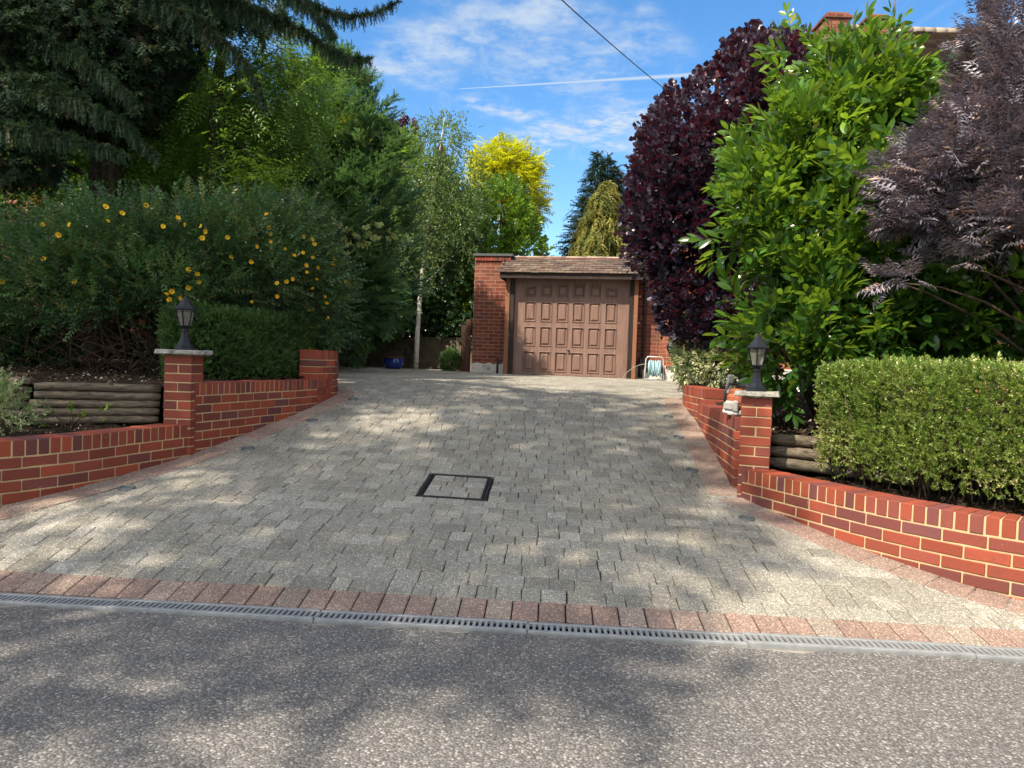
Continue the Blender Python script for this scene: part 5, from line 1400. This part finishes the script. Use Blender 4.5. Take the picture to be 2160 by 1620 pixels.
Pq = np.array([at(935 + rng.normal() * 38, 262 + abs(rng.normal()) * 14 - 12, BY + rng.normal() * .3) for _ in range(40)]); L_.put(bsh, Pq, np.array([0, 0, -.4]) + rng.normal(size=Pq.shape) * .5, rng.uniform(.4, .8, 40), 1.)
L_.build('crown', M['birchleaf'], t)

# ---- golden tree and bright evergreen behind the garage
RL = tleaf(.11, .055, .08, .1, .5, seg=2); rp = [pinnate(.42, 6, RL, .3 + .1 * i) for i in range(3)]
lob = [lobe(1040, 335, 24, 36, 32), lobe(1075, 365, 24, 50, 42), lobe(1105, 400, 24, 38, 42), lobe(1122, 345, 24, 20, 14), lobe(1132, 328, 24, 11, 12), lobe(1115, 445, 24, 33, 26), lobe(1040, 395, 24, 40, 45), lobe(1022, 350, 24, 22, 30), lobe(1100, 480, 24, 28, 20), lobe(1048, 312, 24, 12, 12), lobe(1085, 325, 24, 22, 14)]
b0 = at(1070, 700, 24); base = (b0[0], b0[1], 1.1)
t = tree('golden_tree', 'airy golden yellow leafed tree against the sky behind the garage', 'tree', base)
mb = MB(); tp = [np.array([base[0], 24, 1.]), at(1072, 560, 24), at(1075, 480, 24), at(1080, 420, 24), at(1085, 360, 24)]; trunk(mb, tp, .16, .04); limbs(mb, tp[1:], lob, 30, .05, .01, .2, 16); mb.build('trunk', M['bark'], t)
L_ = Leaves(); P, N = crown(lob, 2600, (.25, 1.08), .22, 2., gap=-.55, gfreq=2.2, seed=201, inside=.3); L_.put(rp, P, nrm(N * .7 + np.array([0, 0, -.1]) + rng.normal(size=P.shape) * .4), rng.uniform(.7, 1.15, len(P)), .5, rvar=.2); L_.build('crown', M['robinia'], t)

EL = tleaf(.12, .05, .1, .12, .5); es = [shoot(.26, 8, EL, 58, (1, .85), seed=210 + i, whorl=True) for i in range(3)]
lob = [lobe(1065, 470, 18, 58, 55), lobe(1095, 520, 18, 45, 55), lobe(1035, 530, 18, 50, 60), lobe(1000, 580, 17.5, 55, 70), lobe(1120, 545, 18, 22, 40), lobe(1060, 420, 18, 30, 30), lobe(980, 650, 17.3, 40, 60)]
b0 = at(1060, 770, 18); base = (b0[0], 18, 1.)
t = tree('evergreen_tree', 'bright glossy evergreen tree rising just behind the flat garage parapet, below the golden tree', 'tree', base)
mb = MB(); trunk(mb, [(base[0], 18, .9), at(1060, 620, 18), at(1065, 450, 18)], .09, .02); limbs(mb, [at(1060, 620, 18), at(1062, 560, 18)], lob, 20, .03, .006, .1, 17); mb.build('trunk', M['bark'], t)
L_ = Leaves(); P, N = crown(lob, 2100, (.5, 1.05), .2, 2., gap=-.8, gfreq=3, seed=211); L_.put(es, P, mixd(N, .8, .5, .3), rng.uniform(.8, 1.2, len(P)), .5, rvar=.2); L_.build('crown', M['bright'], t)

# ---- two conifers behind the canopy
ds = [needles(.42, 12, .11, .016, 42, .3, seed=220 + i, taper=.6) for i in range(4)]
b0 = at(1262, 770, 26); base = (b0[0], 26, 1.1)
t = tree('spire_conifer', 'dark twin pointed conifer against the sky behind the garage roof', 'tree', base)
L_ = Leaves(); mb = MB()
for (xt, yt, hw, sh) in ((1262, 318, 95, 0), (1283, 326, 85, 1), (1303, 350, 70, 2)):
    top = at(xt, yt, 26 + sh * .3); bot = np.array([top[0] - .05, top[1], 2.0]); trunk(mb, [bot, (top + bot) / 2, top], .14, .015, 8); R0_ = hw * 26 / FPX; Hh = top[2] - (top[2] - (600 - 540) * 0) 
    hgt = (555 - yt) * 26 / FPX; nb = 2600 if sh == 0 else 1900
    q = rng.random(nb) ** .75; a = rng.random(nb) * 6.283; rr = R0_ * q ** .85 * rng.uniform(.35, 1.02, nb) * (1 + .22 * np.sin(q * 38 + 2 * np.sin(a * 2)))
    P = np.c_[top[0] + rr * np.cos(a), top[1] + rr * np.sin(a), top[2] - q * (hgt + 1.6) - .10 * rr]
    D = np.c_[np.cos(a) * .8, np.sin(a) * .8, -.15 + .4 * np.sin(rng.random(nb) * 6)] ; L_.put(ds, P, D + rng.normal(size=P.shape) * .25, rng.uniform(.9, 1.6, nb) * (.5 + .5 * q), .5, rvar=.2)
    L_.put(ds, np.array([top - np.array([0, 0, .1 + .08 * k]) for k in range(6)]), np.array([[rng.normal() * .4, rng.normal() * .4, 1.] for _ in range(6)]), np.full(6, .5), .5)
mb.build('trunk', M['bark'], t); L_.build('crown', M['darkcon'], t)

gs = [compose([(needles(.42, 11, .10, .02, 36, .75, seed=230 + i, taper=.5), (0, 0, 0), (0, 1, 0), (0, 0, 1), 1)] + [(needles(.3, 8, .08, .018, 36, .6, seed=235 + i, taper=.5), (0, .08 * k, 0), (s * .7, .8, -.3), (0, 0, 1), .8) for k, s in ((1, 1), (2, -1))]) for i in range(4)]
b0 = at(1272, 770, 21); base = (b0[0], 21, 1.1)
t = tree('golden_conifer', 'drooping conifer with pale golden sprays before the dark pointed one', 'tree', base)
top = at(1280, 380, 21); L_ = Leaves(); mb = MB(); trunk(mb, [(top[0], 21, 1.), top], .15, .03, 8)
nb = 1900; q = rng.random(nb) ** .7; a = rng.random(nb) * 6.283; hgt = (555 - 380) * 21 / FPX + 1.2; rr = 1.25 * q ** .62 * rng.uniform(.45, 1.0, nb)
P = np.c_[top[0] + rr * np.cos(a) - .1 * q, top[1] + rr * np.sin(a), top[2] - q * hgt]
L_.put(gs, P, np.c_[np.cos(a) * .55, np.sin(a) * .55, np.full(nb, -.55)] + rng.normal(size=P.shape) * .22, rng.uniform(.6, 1.1, nb), .4, rvar=.2)
mb.build('trunk', M['bark'], t); L_.build('crown', M['goldcon'], t)

# ---- purple tree beyond the cypress
PL2 = tleaf(.09, .065, .08, .1, .5, seg=2); pps = [shoot(.2, 7, PL2, 65, (1, .9), seed=240 + i, whorl=True) for i in range(3)]
lob = [lobe(855, 290, 21, 32, 30), lobe(810, 300, 21, 40, 34), lobe(780, 335, 21, 36, 30), lobe(830, 340, 21, 50, 40), lobe(800, 262, 21, 14, 14)]
b0 = at(820, 770, 21); base = (b0[0], 21, 1.1)
t = tree('purple_tree', 'distant dark purple leafed tree showing between the cypress and the birch', 'tree', base)
mb = MB(); trunk(mb, [(base[0], 21, 1.), at(822, 500, 21), at(825, 330, 21)], .14, .04); limbs(mb, [at(822, 450, 21), at(824, 400, 21)], lob, 14, .04, .008, .1, 18); mb.build('trunk', M['bark'], t)
L_ = Leaves(); P, N = crown(lob, 800, (.4, 1.05), .2, 2., gap=-.7, gfreq=2.5, seed=241); L_.put(pps, P, mixd(N, .8, .4, .4), rng.uniform(.9, 1.3, len(P)), .5); L_.build('crown', M['purple'], t)

# ---- ivy and dark shrubs over the rear wall
IL = tleaf(.075, .055, .08, .1, .4, seg=2); iv = [shoot(.24, 8, IL, 65, (1, .85), seed=250 + i, whorl=True, jit=.35) for i in range(4)]
for nm, lab, lob, base, m_, n_ in (
        ('ivy_bank', 'dark ivy bank hanging over the rendered wall behind the birch stem', [lobe(940, 640, 17.0, 62, 75, .5), lobe(985, 610, 16.6, 40, 90, .4), lobe(880, 650, 17.3, 70, 75, .5), lobe(960, 560, 17.3, 60, 60, .6), lobe(1000, 690, 16.4, 14, 60, .2), lobe(870, 570, 17.6, 60, 60, .6), lobe(820, 640, 18, 60, 110, .5), lobe(760, 660, 18, 60, 90, .5), lobe(930, 600, 17.6, 70, 90, .5), lobe(970, 700, 17.0, 30, 40, .3)], (-1.5, 17.2, 1.4), M['ivy'], 3400),
        ('shrub_bank', 'dense dark shrubbery standing behind the yellow flowered bush, under the conifer', [lobe(0, 540, 9.6, 130, 120, .5), lobe(170, 560, 9.8, 120, 110, .5), lobe(330, 580, 9.9, 110, 100, .5), lobe(480, 590, 10.2, 110, 100, .5), lobe(-90, 560, 9.3, 110, 130, .5), lobe(60, 660, 9.4, 130, 80, .5), lobe(250, 680, 9.6, 130, 70, .5), lobe(420, 690, 9.8, 110, 70, .5)], (-5.0, 9.8, 1.0), M['ivy'], 3600),
        ('dark_hedge', 'tall dark evergreen hedge in shade below the cypress, meeting the paved forecourt', [lobe(770, 640, 16.2, 75, 75, .7), lobe(720, 690, 14.5, 45, 75, .5), lobe(800, 570, 16.8, 70, 70, .7), lobe(840, 640, 17.0, 45, 60, .5), lobe(690, 620, 14.0, 60, 90, .6), lobe(760, 700, 16.0, 40, 30, .4)], (-3.6, 15.6, 1.0), M['cyp'], 2600)):
    t = plant(nm, lab, 'hedge', base)
    L_ = Leaves(); P, N = crown(lob, n_, (.4, 1.05), .18, 2., gap=-.9, gfreq=2.5, seed=251 + n_, zmin=1.02); L_.put(iv if nm != 'dark_hedge' else cs, P, mixd(N, .7, -.1 if nm == 'ivy_bank' else .2, .4), rng.uniform(.8, 1.2, len(P)) * (1 if nm != 'dark_hedge' else 1.5), .5, rvar=.2)
    mb = MB(); limbs(mb, [np.array([*base[:2], .95])], lob, 16, .03, .006, 0, 19); mb.build('stems', M['twig'], t); L_.build('foliage', m_, t)

# ---- leafy background beyond the conifer, lit by the sun
for k, (lab, lob, n_) in enumerate((
        ('sunlit leafy tree glimpsed through gaps low under the dark conifer', [lobe(110, 370, 10.6, 120, 75), lobe(20, 420, 10.6, 110, 80), lobe(200, 420, 10.7, 80, 70)], 700),
        ('leafy tree behind the trunk of the slim feather leaved tree', [lobe(330, 330, 10.8, 120, 110), lobe(430, 430, 10.8, 110, 90), lobe(540, 470, 10.9, 80, 60), lobe(330, 480, 10.7, 150, 90), lobe(420, 220, 11, 60, 90)], 1900),
        ('leafy tree high behind the conifer, hiding the brick gable', [lobe(180, 150, 11.0, 170, 150), lobe(280, 60, 11.0, 70, 60), lobe(30, 120, 10.8, 150, 150)], 1500),
        ('leafy green tree filling in behind the thin birch crown', [lobe(880, 430, 20, 80, 90), lobe(930, 500, 20, 90, 100), lobe(850, 540, 20, 70, 110), lobe(960, 620, 20, 60, 90), lobe(830, 350, 20.5, 40, 40), lobe(850, 690, 19.6, 120, 70), lobe(970, 700, 19.2, 90, 70)], 2300))):
    c0 = lob[0][0]; base = (c0[0], c0[1], 1.05); t = tree('leafy_tree', lab, 'tree', base, 'leafy trees behind the front planting')
    mb = MB(); trunk(mb, [(c0[0], c0[1], .9), c0 * .5 + np.array([c0[0], c0[1], 1.]) * .5, c0], .10, .03, 8); limbs(mb, [c0], lob, 12, .03, .006, 0, 20 + k); mb.build('trunk', M['bark'], t)
    L_ = Leaves(); P, N = crown(lob, n_, (.3, 1.05), .2, 1.6, gap=-.7, gfreq=2, seed=261 + k); L_.put(es, P, mixd(N, .8, .3, .4), rng.uniform(.9, 1.4, len(P)) * (1.7 if k == 3 else .85), .5, rvar=.2); L_.build('crown', M['ivy'] if k == 2 else M['bright'], t)

# ---- the street trees whose shade falls across the road and the drive
SHL = tleaf(.13, .09, .06, .1, .5, seg=2); shs = [shoot(.40, 8, SHL, 65, (1, .85), seed=270 + i, whorl=True, jit=.4) for i in range(4)]
def shade_tree(lab, base, lobes, n, seed):
    t = tree('street_tree', lab, 'tree', base); lob = [(np.array(c, float), np.array(r, float)) for c, r in lobes]
    mb = MB(); c = lob[0][0]; trunk(mb, [(base[0], base[1], base[2] - .2), (base[0] * .7 + c[0] * .3, base[1] * .7 + c[1] * .3, c[2] * .5), tuple(c)], .28, .10, 12); limbs(mb, [c, c * .6 + np.array(base) * .4], lob, 30, .08, .012, .2, seed); mb.build('trunk', M['bark'], t)
    L_ = Leaves(); P, N = crown(lob, n, (.1, 1.05), .2, 1.5, gap=-.62, gfreq=3.4, seed=seed, inside=.3); L_.put(shs, P, mixd(N, .6, .2, .5), rng.uniform(.8, 1.3, len(P)), .6); L_.build('crown', M['shade'], t)
SUNV = np.array([-.476, -.431, .766])
def over(x, y, z, h): # the point h metres up the sunbeam that lands at x, y, z
    return np.array([x, y, z]) + SUNV / SUNV[2] * h
LB = [(over(-1.6, 4.6, .2, 10.9), (2.0, 1.6, 1.2)), (over(.4, 4.9, .2, 12.3), (1.45, 1.3, 1.0)), (over(-.6, 6.8, .4, 12.3), (1.9, 1.5, 1.2)), (over(-.2, 5.6, .3, 13.8), (1.9, 1.5, .9)), (over(-.6, 4.4, .2, 9.4), (1.5, 1.0, .7)), (over(.5, 7.9, .7, 12.3), (1.0, 1.1, .9)), (over(-2.2, 2.9, 0, 10.2), (1.3, .8, .8)), (over(.8, 6.9, .5, 13.8), (1.2, 1.5, 1.0)),
      (over(-.2, 3.2, 0, 10.9), (1.1, .55, .6)), (over(-3.3, 6.5, .4, 10.9), (1.6, 2.0, 1.3)), (over(.2, 2.9, 0, 11.6), (.7, .35, .5)), (over(-.6, 8.9, .8, 14.5), (1.7, 1.0, 1.2)), (over(-3.4, 8.5, .9, 13.0), (1.6, 1.8, 1.5))]
shade_tree('large spreading street tree whose dappled shade crosses the drive', (-10.0, -4.5, 0), LB, 4200, 281)

# ================================================================== light, sky, camera
w = bpy.data.worlds.new('World'); sc.world = w; w.use_nodes = True; nt = w.node_tree; nt.nodes.clear()
N_ = nt.nodes.new; Lk = nt.links.new
az, el = math.atan2(SUNV[0], SUNV[1]), math.asin(SUNV[2])
sky = N_('ShaderNodeTexSky'); sky.sky_type = 'NISHITA'; sky.sun_disc = False; sky.sun_elevation = el; sky.sun_rotation = az
sky.air_density = 1.0; sky.dust_density = .35; sky.ozone_density = 2.2
tc = N_('ShaderNodeTexCoord')
def vm(op, a, b=None):
    n = N_('ShaderNodeVectorMath'); n.operation = op
    for i, v in enumerate((a, b)):
        if v is None: continue
        if isinstance(v, bpy.types.NodeSocket): Lk(v, n.inputs[i])
        else: n.inputs[i].default_value = v
    return n
def mt(op, a, b=None, c=None, clamp=False):
    n = N_('ShaderNodeMath'); n.operation = op; n.use_clamp = clamp
    for i, v in enumerate((a, b, c)):
        if v is None: continue
        if isinstance(v, bpy.types.NodeSocket): Lk(v, n.inputs[i])
        else: n.inputs[i].default_value = v
    return n.outputs[0]
# clouds lie on a high flat layer: the view direction divided by its height
dirv = tc.outputs['Generated']; sx = N_('ShaderNodeSeparateXYZ'); Lk(dirv, sx.inputs[0])
zc = mt('MAXIMUM', sx.outputs[2], .04)
cu, cv = mt('DIVIDE', sx.outputs[0], zc), mt('DIVIDE', sx.outputs[1], zc)
cvec = N_('ShaderNodeCombineXYZ'); Lk(cu, cvec.inputs[0]); Lk(cv, cvec.inputs[1])
def layer(px, py): d = ray(px, py); return np.array([d[0] / d[2], d[1] / d[2]])
def wnoise(scale, detail, rough, sc3=(1, 1, 1), rot=0., dist=0.):
    mp = N_('ShaderNodeMapping'); mp.inputs['Scale'].default_value = sc3; mp.inputs['Rotation'].default_value = (0, 0, rot); Lk(cvec.outputs[0], mp.inputs[0])
    n = N_('ShaderNodeTexNoise'); n.inputs['Scale'].default_value = scale; n.inputs['Detail'].default_value = detail; n.inputs['Roughness'].default_value = rough; n.inputs['Distortion'].default_value = dist
    Lk(mp.outputs[0], n.inputs['Vector']); return n.outputs[0]
def smooth_(v, lo, hi):
    n = N_('ShaderNodeMapRange'); n.interpolation_type = 'SMOOTHSTEP'; Lk(v, n.inputs[0]); n.inputs[1].default_value = lo; n.inputs[2].default_value = hi; return n.outputs[0]
def streak(p0, p1, w0, w1, ragged, amp, fade=.12, tex=True, ts=4.5):
    """a straight trail of cloud on the layer between two of its points"""
    a, b = layer(*p0), layer(*p1); t_ = (b - a); L = float(np.linalg.norm(t_)); t_ = t_ / L; n_ = np.array([-t_[1], t_[0]])
    along = mt('ADD', mt('MULTIPLY', cu, float(t_[0])), mt('MULTIPLY', cv, float(t_[1]))); along = mt('DIVIDE', mt('SUBTRACT', along, float(a @ t_)), L)
    acr = mt('ADD', mt('MULTIPLY', cu, float(n_[0])), mt('MULTIPLY', cv, float(n_[1]))); acr = mt('SUBTRACT', acr, float(a @ n_))
    if ragged: acr = mt('ADD', acr, mt('MULTIPLY', mt('SUBTRACT', wnoise(7, 5, .6), .5), ragged))
    wd = mt('ADD', mt('MULTIPLY', along, w1 - w0), w0); q = mt('DIVIDE', mt('ABSOLUTE', acr), mt('MAXIMUM', wd, .002))
    v = mt('SUBTRACT', 1.0, smooth_(q, .0, 1.0))
    v = mt('MULTIPLY', v, mt('MULTIPLY', smooth_(along, -.001, fade), mt('SUBTRACT', 1.0, smooth_(along, 1 - fade, 1.0))))
    if tex: v = mt('MULTIPLY', v, smooth_(wnoise(ts, 7, .66), .34, .64))
    return mt('MULTIPLY', v, amp)
parts = [streak((780, 165), (1260, -30), .26, .34, .5, .8), streak((960, 188), (1560, 152), .004, .035, .0, .8, .03, False), streak((1050, 314), (1430, 230), .22, .26, .30, 1.0, .12, True, 11),
         streak((950, 200), (1340, 322), .12, .16, .2, .9, .12, True, 9), streak((1000, 170), (1460, 60), .18, .26, .6, .6), streak((1080, 60), (1400, 340), .16, .26, .8, .5)]
wisps = mt('MULTIPLY', smooth_(wnoise(1.5, 8, .66, (3.2, .8, 1), .75, .8), .50, .82), .5)
cl = parts[0]
for p_ in parts[1:] + [wisps]: cl = mt('MAXIMUM', cl, p_)
cl = mt('MULTIPLY', cl, smooth_(sx.outputs[2], .02, .12))
# unseen white cloud added behind the viewer to fill shade, brighter near the sun
sdot = vm('DOT_PRODUCT', dirv, tuple(float(v) for v in SUNV)).outputs['Value']
back = smooth_(mt('SUBTRACT', mt('MULTIPLY', sx.outputs[2], .55), sx.outputs[1]), -.18, .35)
bn = N_('ShaderNodeTexNoise'); bn.inputs['Scale'].default_value = 2.6; bn.inputs['Detail'].default_value = 7; bn.inputs['Roughness'].default_value = .6; Lk(dirv, bn.inputs['Vector'])
fill_cloud = mt('MULTIPLY', back, smooth_(bn.outputs[0], .36, .58))
glow = N_('ShaderNodeMapRange'); Lk(sdot, glow.inputs[0]); glow.inputs[1].default_value = -.2; glow.inputs[2].default_value = 1.0; glow.inputs[3].default_value = 3.6; glow.inputs[4].default_value = 8.5
hs = N_('ShaderNodeHueSaturation'); hs.inputs['Saturation'].default_value = 1.28; hs.inputs['Value'].default_value = 1.0; Lk(sky.outputs[0], hs.inputs['Color'])
mx = N_('ShaderNodeMix'); mx.data_type = 'RGBA'; Lk(cl, mx.inputs[0]); Lk(hs.outputs[0], mx.inputs[6]); mx.inputs[7].default_value = (2.9, 3.3, 3.7, 1)
gc = N_('ShaderNodeVectorMath'); gc.operation = 'SCALE'; gc.inputs[0].default_value = (1.0, .97, .92); Lk(glow.outputs[0], gc.inputs['Scale'])
mx2 = N_('ShaderNodeMix'); mx2.data_type = 'RGBA'; Lk(fill_cloud, mx2.inputs[0]); Lk(mx.outputs[2], mx2.inputs[6]); Lk(gc.outputs[0], mx2.inputs[7]); mx = mx2
bg = N_('ShaderNodeBackground'); bg.inputs[1].default_value = .085; Lk(mx.outputs[2], bg.inputs[0])
wo = N_('ShaderNodeOutputWorld'); Lk(bg.outputs[0], wo.inputs[0])

sun = bpy.data.lights.new('sun', 'SUN'); sun.energy = 3.0; sun.angle = math.radians(.53); sun.color = (1.0, .89, .73)
so = bpy.data.objects.new('sun', sun); COL.objects.link(so); so.rotation_euler = Vector(SUNV).to_track_quat('Z', 'Y').to_euler(); so.location = (-10, -10, 20)

cam = bpy.data.cameras.new('camera'); cam.sensor_fit = 'HORIZONTAL'; cam.sensor_width = 36; cam.lens = 36 * FPX / 2160; cam.clip_start = .05; cam.clip_end = 2000
co = bpy.data.objects.new('camera', cam); COL.objects.link(co)
mw = Matrix(((CR[0], CU[0], -_F[0], 0), (CR[1], CU[1], -_F[1], 0), (CR[2], CU[2], -_F[2], EYE), (0, 0, 0, 1))); co.matrix_world = mw
sc.camera = co
sc.view_settings.view_transform = 'Standard'; sc.view_settings.look = 'None'; sc.view_settings.exposure = 1.52; sc.view_settings.gamma = 1
sc.render.engine = 'CYCLES'
sc.cycles.max_bounces = 6; sc.cycles.diffuse_bounces = 3; sc.cycles.glossy_bounces = 2; sc.cycles.transmission_bounces = 4; sc.cycles.transparent_max_bounces = 4; sc.cycles.caustics_reflective = False; sc.cycles.caustics_refractive = False
sc.cycles.use_denoising = True; sc.cycles.sample_clamp_indirect = 6
